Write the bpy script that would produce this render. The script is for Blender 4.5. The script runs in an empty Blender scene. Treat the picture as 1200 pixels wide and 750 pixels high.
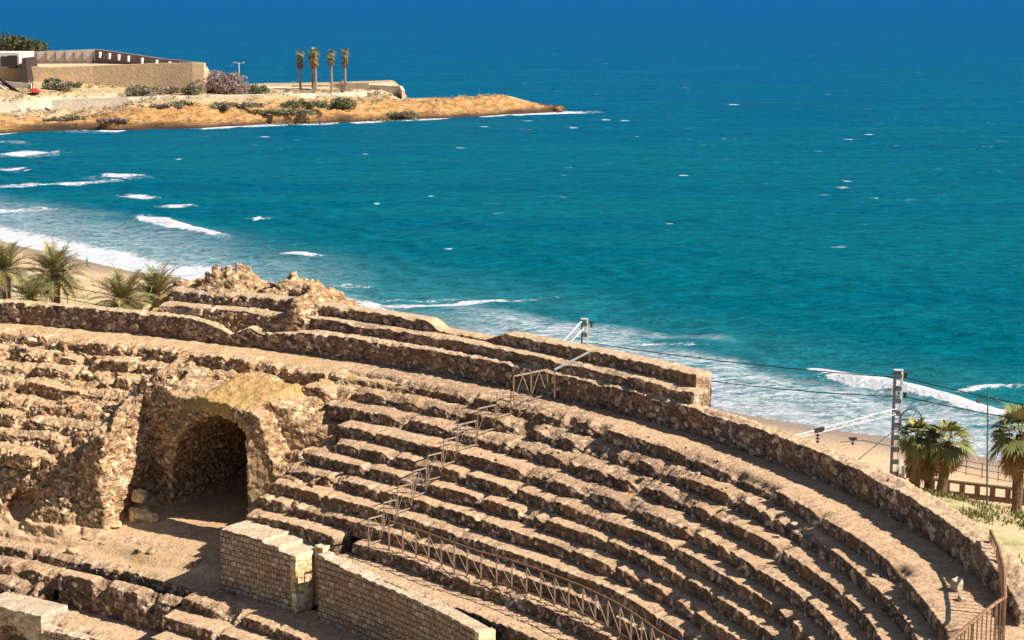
import bpy, bmesh, math, random
import numpy as np
from mathutils import Vector, Matrix, Quaternion
random.seed(7)
RNG = np.random.default_rng(11)
PI = math.pi
scn = bpy.context.scene
COL = scn.collection

# ------------------------------------------------------------------ camera model (used to survey the place)
CF, CH, CYH = 2100.0, 42.0, -10.0
CP = math.atan((375 - CYH) / CF)
def at(px, py, z):
    u = (px - 600) / CF; v = (375 - py) / CF
    dy = math.cos(CP) + v * math.sin(CP); dz = -math.sin(CP) + v * math.cos(CP)
    t = (z - CH) / dz
    return Vector((u * t, dy * t, z))
def at_depth(px, py, D):
    u = (px - 600) / CF; v = (375 - py) / CF
    dy = math.cos(CP) + v * math.sin(CP); dz = -math.sin(CP) + v * math.cos(CP)
    k = D / dy
    return Vector((u * k, D, CH + dz * k))

# ------------------------------------------------------------------ numeric noise
def _h(ix, iy, iz, seed):
    x = (ix.astype(np.int64) * 374761393 + iy.astype(np.int64) * 668265263 + iz.astype(np.int64) * 2147483647 + seed * 1274126177) & 0xFFFFFFFF
    x = ((x ^ (x >> 13)) * 1274126177) & 0xFFFFFFFF
    x = ((x ^ (x >> 15)) * 2246822519) & 0xFFFFFFFF
    x = x ^ (x >> 16)
    return x
def _hf(ix, iy, iz, seed):
    return (_h(ix, iy, iz, seed) & 0xFFFFFF).astype(np.float32) / 16777215.0
def vnoise(p, seed=0):
    i = np.floor(p).astype(np.int64); f = (p - i).astype(np.float32)
    f = f * f * (3 - 2 * f); r = 0
    for dx in (0, 1):
        wx = f[:, 0] if dx else 1 - f[:, 0]
        for dy in (0, 1):
            wy = f[:, 1] if dy else 1 - f[:, 1]
            for dz in (0, 1):
                wz = f[:, 2] if dz else 1 - f[:, 2]
                r = r + wx * wy * wz * _hf(i[:, 0] + dx, i[:, 1] + dy, i[:, 2] + dz, seed)
    return r
def fbm(p, o=3, seed=0):
    r = 0; a = .5; tot = 0
    for k in range(o):
        r = r + a * vnoise(p * (2 ** k) + 17.3 * k, seed + k); tot += a; a *= .5
    return r / tot
def worley(p, seed=0):
    i = np.floor(p).astype(np.int64); n = len(p)
    F1 = np.full(n, 9, np.float32); F2 = np.full(n, 9, np.float32); ID = np.zeros(n, np.float32)
    for dx in (-1, 0, 1):
        for dy in (-1, 0, 1):
            for dz in (-1, 0, 1):
                cx = i[:, 0] + dx; cy = i[:, 1] + dy; cz = i[:, 2] + dz
                h = _h(cx, cy, cz, seed)
                qx = cx + .1 + .8 * (h & 1023) / 1023. - p[:, 0]
                qy = cy + .1 + .8 * ((h >> 10) & 1023) / 1023. - p[:, 1]
                qz = cz + .1 + .8 * ((h >> 20) & 1023) / 1023. - p[:, 2]
                d = np.sqrt(qx * qx + qy * qy + qz * qz).astype(np.float32)
                m = d < F1
                F2 = np.where(m, F1, np.minimum(F2, d))
                ID = np.where(m, ((h * 40503) & 0xFFFF).astype(np.float32) / 65535., ID)
                F1 = np.where(m, d, F1)
    return F1, F2, ID
def sstep(a, b, x):
    t = np.clip((x - a) / (b - a), 0, 1); return t * t * (3 - 2 * t)

# ------------------------------------------------------------------ plan of the amphitheatre: s runs along the wall, t goes inwards
CUR = (-25.3065256, 84.7640179, -.514133253, -.0514591863, -.691821750, -.343016879)
DS = .05
def head(s):
    sc = np.clip(s, 0, 60) / 60.
    h = ((CUR[2] * sc + CUR[3]) * sc + CUR[4]) * sc + CUR[5]
    dh = (3 * CUR[2] + 2 * CUR[3] + CUR[4]) / 60.
    return h + np.where(s > 60, (s - 60) * dh, 0)
SG = np.arange(-60, 84, DS)
HG = head(SG)
XG = np.cumsum(np.cos(HG) * DS); YG = np.cumsum(np.sin(HG) * DS)
_i0 = int(np.argmin(abs(SG))); XG = XG - XG[_i0] + CUR[0]; YG = YG - YG[_i0] + CUR[1]
def st(s, t):
    h = np.interp(s, SG, HG)
    return np.interp(s, SG, XG) + np.sin(h) * t, np.interp(s, SG, YG) - np.cos(h) * t
def stv(s, t, z):
    x, y = st(np.array([float(s)]), np.array([float(t)])); return Vector((x[0], y[0], z))
def inv_xy(x, y):
    d = np.hypot(XG[None] - x[:, None], YG[None] - y[:, None]); j = d.argmin(1)
    h = HG[j]
    return SG[j], (x - XG[j]) * np.sin(h) - (y - YG[j]) * np.cos(h)
def px_st(px, py, z):
    v = at(px, py, z); s, t = inv_xy(np.array([v.x]), np.array([v.y])); return float(s[0]), float(t[0])

# ------------------------------------------------------------------ object helpers
def tag(o, label=None, cat=None, group=None, kind=None):
    if label: o['label'] = label
    if cat: o['category'] = cat
    if group: o['group'] = group
    if kind: o['kind'] = kind
    return o
def empty(name, loc=(0, 0, 0), rz=0):
    o = bpy.data.objects.new(name, None); COL.objects.link(o)
    o.location = loc; o.rotation_euler = (0, 0, rz); o.empty_display_size = .3
    return o
def mk(name, V, Fc, mat, parent=None, attrs=None, smooth=False):
    """V (n,3), Fc (m,4) or list of faces -> one mesh object (vertices are world coordinates, or the parent's)"""
    me = bpy.data.meshes.new(name)
    V = np.asarray(V, np.float32)
    if isinstance(Fc, np.ndarray):
        k = Fc.shape[1]
        me.vertices.add(len(V)); me.vertices.foreach_set('co', V.ravel())
        me.loops.add(Fc.size); me.loops.foreach_set('vertex_index', Fc.ravel().astype(np.int32))
        me.polygons.add(len(Fc)); me.polygons.foreach_set('loop_start', np.arange(0, Fc.size, k, dtype=np.int32))
        me.update(calc_edges=True); me.validate()
    else:
        me.from_pydata([tuple(map(float, v)) for v in V], [], Fc); me.update()
    if attrs:
        for an, a in attrs.items():
            a = np.asarray(a, np.float32)
            if a.ndim == 1:
                at_ = me.attributes.new(an, 'FLOAT', 'POINT'); at_.data.foreach_set('value', a)
            else:
                at_ = me.attributes.new(an, 'FLOAT_COLOR', 'POINT'); at_.data.foreach_set('color', a.ravel())
    if mat: me.materials.append(mat)
    if smooth: me.polygons.foreach_set('use_smooth', [True] * len(me.polygons))
    o = bpy.data.objects.new(name, me); COL.objects.link(o)
    if parent: o.parent = parent
    return o
def centred(o):
    """move the origin of a top-level mesh to the middle of its base"""
    n = len(o.data.vertices); a = np.empty(n * 3, np.float32); o.data.vertices.foreach_get('co', a); a = a.reshape(-1, 3)
    c = np.array([(a[:, 0].min() + a[:, 0].max()) / 2, (a[:, 1].min() + a[:, 1].max()) / 2, a[:, 2].min()], np.float32)
    o.data.vertices.foreach_set('co', (a - c).ravel()); o.data.update()
    o.location = Vector(c.tolist()) + o.location
    return o
def grid_faces(nr, nc):
    a = np.arange(nr * nc).reshape(nr, nc)
    return np.stack([a[:-1, :-1], a[1:, :-1], a[1:, 1:], a[:-1, 1:]], -1).reshape(-1, 4)
class MB:
    """collects boxes, bars and tubes of ONE mesh"""
    def __init__(s): s.v = []; s.f = []
    def add(s, v, f):
        o = len(s.v); s.v += [tuple(x) for x in v]; s.f += [tuple(i + o for i in q) for q in f]; return s
    def hexa(s, v8):
        return s.add(v8, [(0, 3, 2, 1), (4, 5, 6, 7), (0, 1, 5, 4), (1, 2, 6, 5), (2, 3, 7, 6), (3, 0, 4, 7)])
    def box(s, c, d, rz=0):
        M = Matrix.Rotation(rz, 3, 'Z'); c = Vector(c); v = []
        for z in (-1, 1):
            for x, y in ((-1, -1), (1, -1), (1, 1), (-1, 1)):
                v.append(c + M @ Vector((x * d[0] / 2, y * d[1] / 2, z * d[2] / 2)))
        return s.hexa(v)
    def tube(s, pts, r, n=6, cap=True):
        pts = [Vector(p) for p in pts]; rs = r if isinstance(r, (list, tuple)) else [r] * len(pts)
        o = len(s.v)
        for i, p in enumerate(pts):
            d = (pts[min(i + 1, len(pts) - 1)] - pts[max(i - 1, 0)]).normalized()
            a = d.cross(Vector((0, 0, 1)))
            if a.length < 1e-3: a = d.cross(Vector((1, 0, 0)))
            a.normalize(); b = d.cross(a)
            for k in range(n):
                th = 2 * PI * k / n
                s.v.append(tuple(p + (a * math.cos(th) + b * math.sin(th)) * rs[i]))
        for i in range(len(pts) - 1):
            for k in range(n):
                s.f.append((o + i * n + k, o + i * n + (k + 1) % n, o + (i + 1) * n + (k + 1) % n, o + (i + 1) * n + k))
        if cap:
            s.f.append(tuple(o + k for k in range(n))[::-1]); s.f.append(tuple(o + (len(pts) - 1) * n + k for k in range(n)))
        return s
    def bar(s, a, b, w, h=None):
        a = Vector(a); b = Vector(b); h = h or w; d = (b - a).normalized()
        x = d.cross(Vector((0, 0, 1)))
        if x.length < 1e-3: x = Vector((1, 0, 0))
        x.normalize(); y = d.cross(x); v = []
        for p in (a, b):
            for i, j in ((-1, -1), (1, -1), (1, 1), (-1, 1)): v.append(p + x * i * w / 2 + y * j * h / 2)
        return s.hexa(v)
    def build(s, name, mat, parent=None, smooth=False):
        return mk(name, np.array(s.v), s.f, mat, parent, smooth=smooth)

# ------------------------------------------------------------------ materials
class NT:
    def __init__(s, name):
        s.m = bpy.data.materials.new(name); s.m.use_nodes = True; s.t = s.m.node_tree; s.n = s.t.nodes; s.l = s.t.links
        s.b = s.n['Principled BSDF']; s.b.inputs['Specular IOR Level'].default_value = .2
    def new(s, typ, **k):
        n = s.n.new(typ)
        for a, v in k.items(): setattr(n, a, v)
        return n
    def put(s, v, sock):
        if hasattr(v, 'links'): s.l.new(v, sock)
        elif v is not None:
            if isinstance(v, (tuple, list)) and len(v) == 3 and sock.type == 'RGBA': v = (*v, 1)
            sock.default_value = v
    def pos(s): return s.new('ShaderNodeNewGeometry').outputs['Position']
    def obj(s): return s.new('ShaderNodeTexCoord').outputs['Object']
    def attr(s, name):
        return s.new('ShaderNodeAttribute', attribute_name=name)
    def map(s, v, scale=(1, 1, 1), rot=(0, 0, 0)):
        n = s.new('ShaderNodeMapping'); s.put(v, n.inputs['Vector']); n.inputs['Scale'].default_value = scale; n.inputs['Rotation'].default_value = rot
        return n.outputs[0]
    def noise(s, v, scale, detail=3, rough=.55, dist=0):
        n = s.new('ShaderNodeTexNoise'); s.put(v, n.inputs['Vector']); n.inputs['Scale'].default_value = scale
        n.inputs['Detail'].default_value = detail; n.inputs['Roughness'].default_value = rough; n.inputs['Distortion'].default_value = dist
        return n.outputs['Fac']
    def voro(s, v, scale, feature='F1', out='Color', rnd=1):
        n = s.new('ShaderNodeTexVoronoi', feature=feature); s.put(v, n.inputs['Vector']); n.inputs['Scale'].default_value = scale
        n.inputs['Randomness'].default_value = rnd
        return n.outputs[out]
    def ramp(s, f, pts, interp='LINEAR'):
        n = s.new('ShaderNodeValToRGB'); s.put(f, n.inputs[0]); e = n.color_ramp.elements; n.color_ramp.interpolation = interp
        while len(e) < len(pts): e.new(.5)
        for i, (p, c) in enumerate(pts):
            e[i].position = p; e[i].color = (*c, 1) if isinstance(c, (tuple, list)) else (c, c, c, 1)
        return n.outputs[0]
    def mix(s, f, a, b, mode='MIX'):
        n = s.new('ShaderNodeMix', data_type='RGBA', blend_type=mode)
        s.put(f, n.inputs[0]); s.put(a, n.inputs[6]); s.put(b, n.inputs[7]); return n.outputs[2]
    def math(s, op, a, b=None, c=None):
        n = s.new('ShaderNodeMath', operation=op); s.put(a, n.inputs[0])
        if b is not None: s.put(b, n.inputs[1])
        if c is not None: s.put(c, n.inputs[2])
        return n.outputs[0]
    def rng(s, v, a, b, c=0., d=1.):
        n = s.new('ShaderNodeMapRange', clamp=True); s.put(v, n.inputs[0])
        for i, q in enumerate((a, b, c, d)): n.inputs[i + 1].default_value = q
        return n.outputs[0]
    def sep(s, v):
        n = s.new('ShaderNodeSeparateXYZ'); s.put(v, n.inputs[0]); return n.outputs
    def bump(s, h, strength=.5, dist=.02):
        n = s.new('ShaderNodeBump'); s.put(h, n.inputs['Height']); n.inputs['Strength'].default_value = strength; n.inputs['Distance'].default_value = dist
        s.l.new(n.outputs[0], s.b.inputs['Normal'])
    def done(s, col, rough=.9):
        s.put(col, s.b.inputs['Base Color']); s.put(rough, s.b.inputs['Roughness']); return s.m

def stone_mat(name, dark, mid, light, dust_lit, mortar, patina_shade=(.13, .085, .055), pat=.55, yellow=(.58, .36, .13), fine=8.):
    m = NT(name); a = m.attr('stone'); r, g, b = m.sep(a.outputs['Color'])[:3]; yel = a.outputs['Alpha']
    P = m.pos()
    n1 = m.noise(P, .55, 4, .6); n2 = m.noise(P, 9, 4, .65); n3 = m.noise(P, 2.2, 4, .6, .4)
    c = m.ramp(r, [(0, dark), (.3, mid), (.62, mid), (.85, light), (1, tuple(min(.8, x * 1.25) for x in light))])
    jt = m.math('MULTIPLY', m.rng(g, .05, .55, .92, 0), m.rng(b, 0, 1, 1, .35)); c = m.mix(jt, c, mortar)  # near-black joint colour: dark earth plus the painted shade of deep cracks
    vf = m.new('ShaderNodeTexVoronoi', feature='F1'); m.put(m.map(P, (1, 1, 1.5)), vf.inputs['Vector']); vf.inputs['Scale'].default_value = fine
    vr = m.sep(vf.outputs['Color'])[0]; c = m.mix(m.rng(b, 0, 1, .8, .3), c, m.ramp(vr, [(.0, .45), (.4, .95), (.8, 1.25), (1, 1.7)]), 'MULTIPLY')
    c = m.mix(m.math('MULTIPLY', m.rng(n3, .42, .62), pat), c, patina_shade)
    c = m.mix(m.math('MULTIPLY', m.rng(n1, .5, .66), .35), c, (.42, .23, .09))
    d = m.mix(m.rng(n3, .35, .7), dust_lit, tuple(x * .72 for x in dust_lit))
    d = m.mix(m.rng(m.noise(P, .9, 3), .56, .7, 0, .35), d, (.29, .24, .11))
    c = m.mix(m.math('MULTIPLY', b, m.rng(n2, .25, .5, .55, .95)), c, d)
    yc = m.mix(m.rng(n2, .35, .65), yellow, tuple(x * .55 for x in yellow))
    c = m.mix(yel, c, yc)
    c = m.mix(.55, c, m.ramp(n2, [(.25, .45), (.5, 1.05), (.75, 1.55)]), 'MULTIPLY')
    h = m.math('ADD', m.noise(P, 26, 4, .7), m.math('MULTIPLY', n2, .8)); h = m.math('SUBTRACT', h, m.math('MULTIPLY', vf.outputs['Distance'], m.rng(b, 0, 1, 1.6, .5)))
    m.bump(h, .9, .04)
    return m.done(c, .95)
STONE = stone_mat('rubble_stone', (.10, .064, .045), (.22, .145, .10), (.56, .42, .30), (.63, .415, .25), (.04, .025, .017), pat=.5, patina_shade=(.10, .062, .042))  # riser colours and weathering darkened further to deepen the shade on the risers
WALLST = stone_mat('wall_rubble_stone', (.12, .08, .058), (.28, .19, .135), (.56, .43, .32), (.63, .435, .27), (.035, .022, .015), pat=.35, patina_shade=(.11, .07, .05))
RUIN = stone_mat('ruin_rubble', (.17, .10, .058), (.41, .255, .14), (.66, .47, .295), (.62, .41, .235), (.05, .03, .019), pat=.3, fine=7.)
ASHLAR = stone_mat('small_ashlar', (.36, .25, .18), (.47, .34, .25), (.58, .44, .33), (.66, .50, .35), (.075, .05, .035), pat=.10, fine=14.)

def plain(name, col, rough=.6, metal=0, var=.25, scale=6):
    m = NT(name); n = m.noise(m.obj(), scale, 4, .6)
    c = m.mix(1, col, m.ramp(n, [(.3, 1 - var), (.7, 1 + var)]), 'MULTIPLY')
    m.b.inputs['Metallic'].default_value = metal
    return m.done(c, rough)
M_RUST = plain('rusted_steel', (.25, .145, .085), .7, .2, .4)
M_RAIL = plain('weathered_rail_paint', (.33, .235, .16), .6, .1, .3)
M_MAST = plain('galvanised_steel', (.10, .105, .115), .6, .2, .25)
M_MASTW = plain('pale_galvanised_steel', (.62, .62, .62), .5, .2, .2)
M_DARK = plain('dark_insulator', (.03, .03, .035), .4)
M_WIRE = plain('wire_black', (.02, .02, .022), .5)
M_WOOD = plain('brown_rail_paint', (.15, .095, .06), .7, 0, .35)
M_CONC = plain('old_concrete', (.50, .40, .30), .9, 0, .3, 3)
M_SLAB = stone_mat('pale_slab', (.44, .34, .25), (.50, .39, .29), (.55, .44, .33), (.60, .47, .34), (.40, .31, .22), pat=.1, fine=4.)
M_RED = plain('red_canvas', (.62, .03, .03), .7)

# ------------------------------------------------------------------ stone surfaces
def stones(Q, nrm_kind, seed, size=(.30, .30, .22), amp=.06):
    """Q (n,3) local metres (s,t,z) -> displacement, cell tint, groove"""
    w = np.stack([fbm(Q * 2.6 + 5, 2, seed + 3), fbm(Q * 2.6 + 31, 2, seed + 5), fbm(Q * 2.6 + 77, 2, seed + 9)], -1) - .5
    p = (Q + w * .22) / np.array(size)
    F1, F2, ID = worley(p, seed)
    g = np.clip((F2 - F1) / .20, 0, 1)
    d = amp * (np.sqrt(g) * (.75 + .25 * np.clip((F2 - F1) / .6, 0, 1)) + 1.15 * (ID - .5) - .62)
    return d, ID, g
def sweep(name, s0, s1, te, tb, z0, z1, mat, parent=None, ds=.048, dz=.042, dt=.06, seed=1, size=(.20, .20, .18), amp=.036, tread_amp=.008,
          erode=.10, ruin=None, caps=(False, False), zb=None, back=None, bond=None, z1f=None):
    """a stepped band: a riser at offset te(s) from z0 to z1, then a tread back to tb(s); optional back face going down to `back`"""
    s = np.arange(s0, s1 + ds / 2, ds); ns = len(s)
    te_ = te(s) if callable(te) else np.full(ns, float(te)); tb_ = tb(s) if callable(tb) else np.full(ns, float(tb))
    z1s = z1f(s) if z1f else np.full(ns, float(z1))
    nr = max(3, int((z1 - z0) / dz) + 1); nt = max(3, int(np.max(te_ - tb_) / dt) + 1)
    u = np.linspace(0, 1, nr); w = np.linspace(0, 1, nt)[1:]
    T = [np.repeat(te_[:, None], nr, 1), te_[:, None] + (tb_ - te_)[:, None] * w[None]]
    Z = [z0 + (z1s - z0)[:, None] * u[None], np.repeat(z1s[:, None], nt - 1, 1)]
    N = [np.tile([1., 0.], (nr, 1)), np.tile([0., 1.], (nt - 1, 1))]
    K = [np.zeros(nr), np.ones(nt - 1)]
    E = [(1 - u) * (z1 - z0), w * float(np.mean(te_ - tb_))]
    if back is not None:
        nb = max(3, int((z1 - back) / .1) + 1); q = np.linspace(0, 1, nb)[1:]
        T.append(np.repeat(tb_[:, None], nb - 1, 1)); Z.append(z1s[:, None] + (back - z1s)[:, None] * q[None])
        N.append(np.tile([-1., 0.], (nb - 1, 1))); K.append(np.zeros(nb - 1)); E.append(q * 9 + .0)
    T = np.concatenate(T, 1); Z = np.concatenate(Z, 1); N = np.concatenate(N); K = np.concatenate(K); E = np.concatenate(E)
    if back is not None:
        i = nr + nt - 2; N[i] = (-.7, .7)
    N[nr - 1] = (.7, .7)
    S = np.repeat(s[:, None], T.shape[1], 1)
    ncap = 8; L = [];
    zlow = z0 if zb is None else zb
    def capr(i, inward):
        rs, rt, rz = [], [], []
        for j in range(ncap, 0, -1):
            rs.append(S[i] ); rt.append(T[i]); rz.append(zlow + (Z[i] - zlow) * (1 - j / ncap))
        return np.array(rs), np.array(rt), np.array(rz)
    top_l = np.zeros(ns)
    if caps[0]:
        a, b, c = capr(0, 1); S = np.vstack([a, S]); T = np.vstack([b, T]); Z = np.vstack([c, Z])
    n0 = ncap if caps[0] else 0
    if caps[1]:
        a, b, c = capr(-1, -1); S = np.vstack([S, a[::-1]]); T = np.vstack([T, b[::-1]]); Z = np.vstack([Z, c[::-1]])
    R, C = S.shape
    capmask = np.zeros((R, 1)); 
    if caps[0]: capmask[:n0] = 1
    if caps[1]: capmask[-ncap:] = 1
    # worn edges and broken gaps
    sv = S[:, 0]
    e = erode * sstep(.56, .70, fbm(np.stack([sv * 1.1, 0 * sv + seed * 3.1, 0 * sv], -1), 3, seed)) * 2.6 + erode * .12 + .05 * sstep(.45, .6, fbm(np.stack([sv * 4., 0 * sv + seed * 5.1, 0 * sv], -1), 2, seed + 2))
    rm = ruin(sv) if ruin else np.zeros(R)
    e = e + rm * .33 * sstep(.40, .60, fbm(np.stack([sv * 1.3, 0 * sv + seed * 7.7, 0 * sv + 4], -1), 3, seed + 20))
    fall = np.exp(-(E[None] / (.22 + .5 * e[:, None])) ** 2)
    ee = np.minimum(e[:, None] * fall, np.maximum(0, (Z - z0) * .9)) * (1 - capmask * .5)
    T = T - ee * .75 * (K[None] * .3 + .7); Z = Z - ee
    Q = np.stack([S, T, Z], -1).reshape(-1, 3)
    d, ID, g = stones(Q, None, seed, size, 1.0)
    d = d.reshape(R, C); IDr = ID.reshape(R, C).copy(); gr = g.reshape(R, C).copy()
    if bond:                                    # squared blocks laid in courses
        bw, bh = bond
        jit = .02 * (fbm(Q * 2.3, 2, seed) - .5).reshape(R, C)
        along = np.where(capmask > 0, T, S)
        zz = (Z + jit - z0) / bh; row = np.floor(zz); xx = along / bw + .5 * (row % 2) + .23 * np.sin(row * 12.9); col = np.floor(xx)
        fx = np.abs(xx - col - .5) * bw; fz = np.abs(zz - row - .5) * bh
        gb = np.clip((np.minimum((bw / 2 - fx), (bh / 2 - fz)) - .008) / .034, 0, 1)
        idb = _hf(row.astype(np.int64), col.astype(np.int64), np.zeros_like(row, dtype=np.int64), seed)
        kk = K[None] < .5
        kk = kk | (capmask > 0)
        d = np.where(kk, (gb * (.75 + .25 * idb) - .6) * .7 + (d * .2), d); IDr = np.where(kk, idb, IDr); gr = np.where(kk, gb, gr)
    A = np.where(K[None] > .5, tread_amp + amp * np.clip(rm[:, None] * 1.1, 0, 1) * .8, amp * (1 + .6 * rm[:, None]))
    A = np.where((capmask > 0), amp, A)
    low = (fbm(Q * np.array([.8, .8, .8]), 3, seed + 41).reshape(R, C) - .5)
    A2 = A * d
    dn = A2 + low * np.where(K[None] > .5, .022 + .16 * rm[:, None], .05 + .12 * rm[:, None])
    sgn = np.zeros((R, 1))
    if caps[0]: sgn[:n0] = -1
    if caps[1]: sgn[-ncap:] = 1
    T = T + N[None, :, 0] * dn * (1 - np.abs(sgn)); Z = Z + N[None, :, 1] * dn * (1 - np.abs(sgn)); S = S + sgn * dn
    X, Y = st(S.ravel(), T.ravel())
    V = np.stack([X, Y, Z.ravel()], -1)
    dust_lit = np.repeat(K[None], R, 0) * (1 - .75 * np.clip(rm[:, None], 0, 1)) * (1 - .9 * capmask) * (1 - .6 * np.clip(ee * 5, 0, 1))
    attr = np.stack([IDr.ravel(), gr.ravel(), dust_lit.ravel(), np.zeros(R * C)], -1)
    return mk(name, V, grid_faces(R, C)[:, ::-1].copy(), mat, parent, {'stone': attr})

def surface_nets(D):
    nx, ny, nz = D.shape; m = D < 0
    c = [(i, j, k) for i in (0, 1) for j in (0, 1) for k in (0, 1)]
    sl = lambda A, i, j, k: A[i:nx - 1 + i, j:ny - 1 + j, k:nz - 1 + k]
    cnt = sum(sl(m, *q).astype(np.int8) for q in c)
    act = (cnt > 0) & (cnt < 8)
    I = np.argwhere(act); idx = np.full(act.shape, -1, np.int64); idx[act] = np.arange(len(I))
    vals = {q: D[I[:, 0] + q[0], I[:, 1] + q[1], I[:, 2] + q[2]] for q in c}
    P = np.zeros((len(I), 3)); n = np.zeros(len(I))
    for a in c:
        for ax in range(3):
            if a[ax] == 0:
                b = tuple(1 if x == ax else a[x] for x in range(3))
                va, vb = vals[a], vals[b]; cr = (va < 0) != (vb < 0)
                t = np.where(cr, va / np.where(cr, va - vb, 1), 0)
                p = np.zeros((len(I), 3)); p[:] = a; p[:, ax] = t
                P += p * cr[:, None]; n += cr
    P = P / n[:, None] + I
    faces = []
    for ax in range(3):
        o = [0, 1, 2]; o.remove(ax); u, v = o
        lo = [slice(1, None)] * 3; lo[ax] = slice(0, -1)
        A = D[tuple(slice(0, -1) if x == ax else slice(1, -1) for x in range(3))] < 0
        B = D[tuple(slice(1, None) if x == ax else slice(1, -1) for x in range(3))] < 0
        E = np.argwhere(A != B); inside = A[E[:, 0], E[:, 1], E[:, 2]]
        base = E.copy(); base[:, u] += 1; base[:, v] += 1
        def cell(du, dv):
            q = base.copy(); q[:, u] += du; q[:, v] += dv; return idx[q[:, 0], q[:, 1], q[:, 2]]
        f = np.stack([cell(-1, -1), cell(0, -1), cell(0, 0), cell(-1, 0)], -1)
        flip = inside if ax != 1 else ~inside
        f[~flip] = f[~flip][:, ::-1]
        faces.append(f)
    F = np.concatenate(faces); F = F[(F >= 0).all(1)]
    return P, F

# ------------------------------------------------------------------ camera, light, sky
cam_d = bpy.data.cameras.new('camera'); cam = bpy.data.objects.new('camera', cam_d); COL.objects.link(cam)
cam.location = (0, 0, CH); cam.rotation_euler = (PI / 2 - CP, 0, 0)
cam_d.sensor_width = 36; cam_d.lens = 36 * CF / 1200; cam_d.clip_start = .5; cam_d.clip_end = 120000
scn.camera = cam
SUN_AZ, SUN_EL = math.radians(-18), math.radians(42)          # azimuth from +X towards +Y
SV = Vector((math.cos(SUN_AZ) * math.cos(SUN_EL), math.sin(SUN_AZ) * math.cos(SUN_EL), math.sin(SUN_EL)))
sl = bpy.data.lights.new('sun', 'SUN'); sl.energy = 5.0; sl.angle = math.radians(.5); sl.color = (1, .93, .82)
so = bpy.data.objects.new('sun', sl); COL.objects.link(so); so.rotation_euler = SV.to_track_quat('Z', 'Y').to_euler(); so.location = (60, -40, 90)
w = bpy.data.worlds.new('World'); scn.world = w; w.use_nodes = True
wn = w.node_tree.nodes; bg = wn['Background']; sky = wn.new('ShaderNodeTexSky'); sky.sky_type = 'NISHITA'; sky.sun_disc = False
sky.sun_elevation = SUN_EL; sky.sun_rotation = PI / 2 - SUN_AZ; sky.altitude = 40
w.node_tree.links.new(sky.outputs[0], bg.inputs[0]); bg.inputs[1].default_value = .05
scn.view_settings.view_transform = 'Standard'; scn.view_settings.look = 'None'; scn.view_settings.exposure = .80; scn.view_settings.gamma = 1

# ------------------------------------------------------------------ shoreline
SHORE_PX = [(-420, 205), (-200, 242), (-80, 266), (0, 282), (24, 289), (88, 303), (112, 309), (152, 318), (210, 326), (375, 362), (560, 408), (700, 444), (835, 480), (959, 502), (1041, 514), (1129, 532), (1193, 544), (1330, 578), (1500, 640)]
SHORE = np.array([at(x, y, 0).to_2d() for x, y in SHORE_PX])
def shore_dist(x, y):
    """signed distance to the waterline, inland positive"""
    best = np.full(x.shape, 1e9); sign = np.ones(x.shape)
    for a, b in zip(SHORE[:-1], SHORE[1:]):
        d = b - a; L = d @ d
        t = np.clip(((x - a[0]) * d[0] + (y - a[1]) * d[1]) / L, 0, 1)
        qx = x - a[0] - d[0] * t; qy = y - a[1] - d[1] * t
        r = np.hypot(qx, qy); cr = d[0] * (y - a[1]) - d[1] * (x - a[0])
        m = r < best; best = np.where(m, r, best); sign = np.where(m, np.where(cr > 0, -1., 1.), sign)
    return best * sign

# ------------------------------------------------------------------ sea
xs = np.arange(-185, 120.1, .75)
ys = [118.]
while ys[-1] < 690: ys.append(ys[-1] + max(.38, (ys[-1] / 300.) ** 1.6 * .8))
ys = np.array(ys)
GX, GY = np.meshgrid(xs, ys, indexing='ij'); fx = GX.ravel(); fy = GY.ravel()
sd = -shore_dist(fx, fy)
wob = (fbm(np.stack([fx * .09, fy * .09, 0 * fx], -1), 3, 5) - .5)
foam = np.zeros(len(fx)); lace = np.zeros(len(fx)); lift = np.zeros(len(fx))
def stroke(px, hw, k=1., soft=.5, l=0, up=0, taper=True):
    """foam laid along a line of surveyed points; hw = half-width in metres of depth"""
    global foam, lace, lift
    P = np.array([at(x, y, 0).to_2d() for x, y in px]); best = np.full(len(fx), 9.); tt = np.zeros(len(fx))
    D = P[:, 1].mean(); ax = max(1.2, hw * .9)
    ln = np.concatenate([[0], np.cumsum(np.hypot(*(P[1:] - P[:-1]).T))])
    for i in range(len(P) - 1):
        a = P[i]; d = P[i + 1] - a
        A = np.array([d[0] / ax, d[1] / hw]); L = A @ A + 1e-9
        qx = (fx - a[0]) / ax; qy = (fy + wob * hw * 1.6 - a[1]) / hw
        t = np.clip((qx * A[0] + qy * A[1]) / L, 0, 1)
        r = np.hypot(qx - A[0] * t, qy - A[1] * t)
        m = r < best; best = np.where(m, r, best); tt = np.where(m, (ln[i] + t * (ln[i + 1] - ln[i])) / ln[-1], tt)
    w_ = 1 - sstep(1 - soft, 1 + soft * .3, best); k = k * 1.22
    if taper: w_ = w_ * (.35 + .65 * np.sin(np.clip(tt, .02, .98) * PI) ** .6)
    if l: lace = np.maximum(lace, w_ * k)
    else: foam = np.maximum(foam, w_ * k)
    if up: lift = np.maximum(lift, up * np.exp(-(best * .8) ** 2) * np.sin(np.clip(tt, .03, .97) * PI) ** .5)
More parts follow.
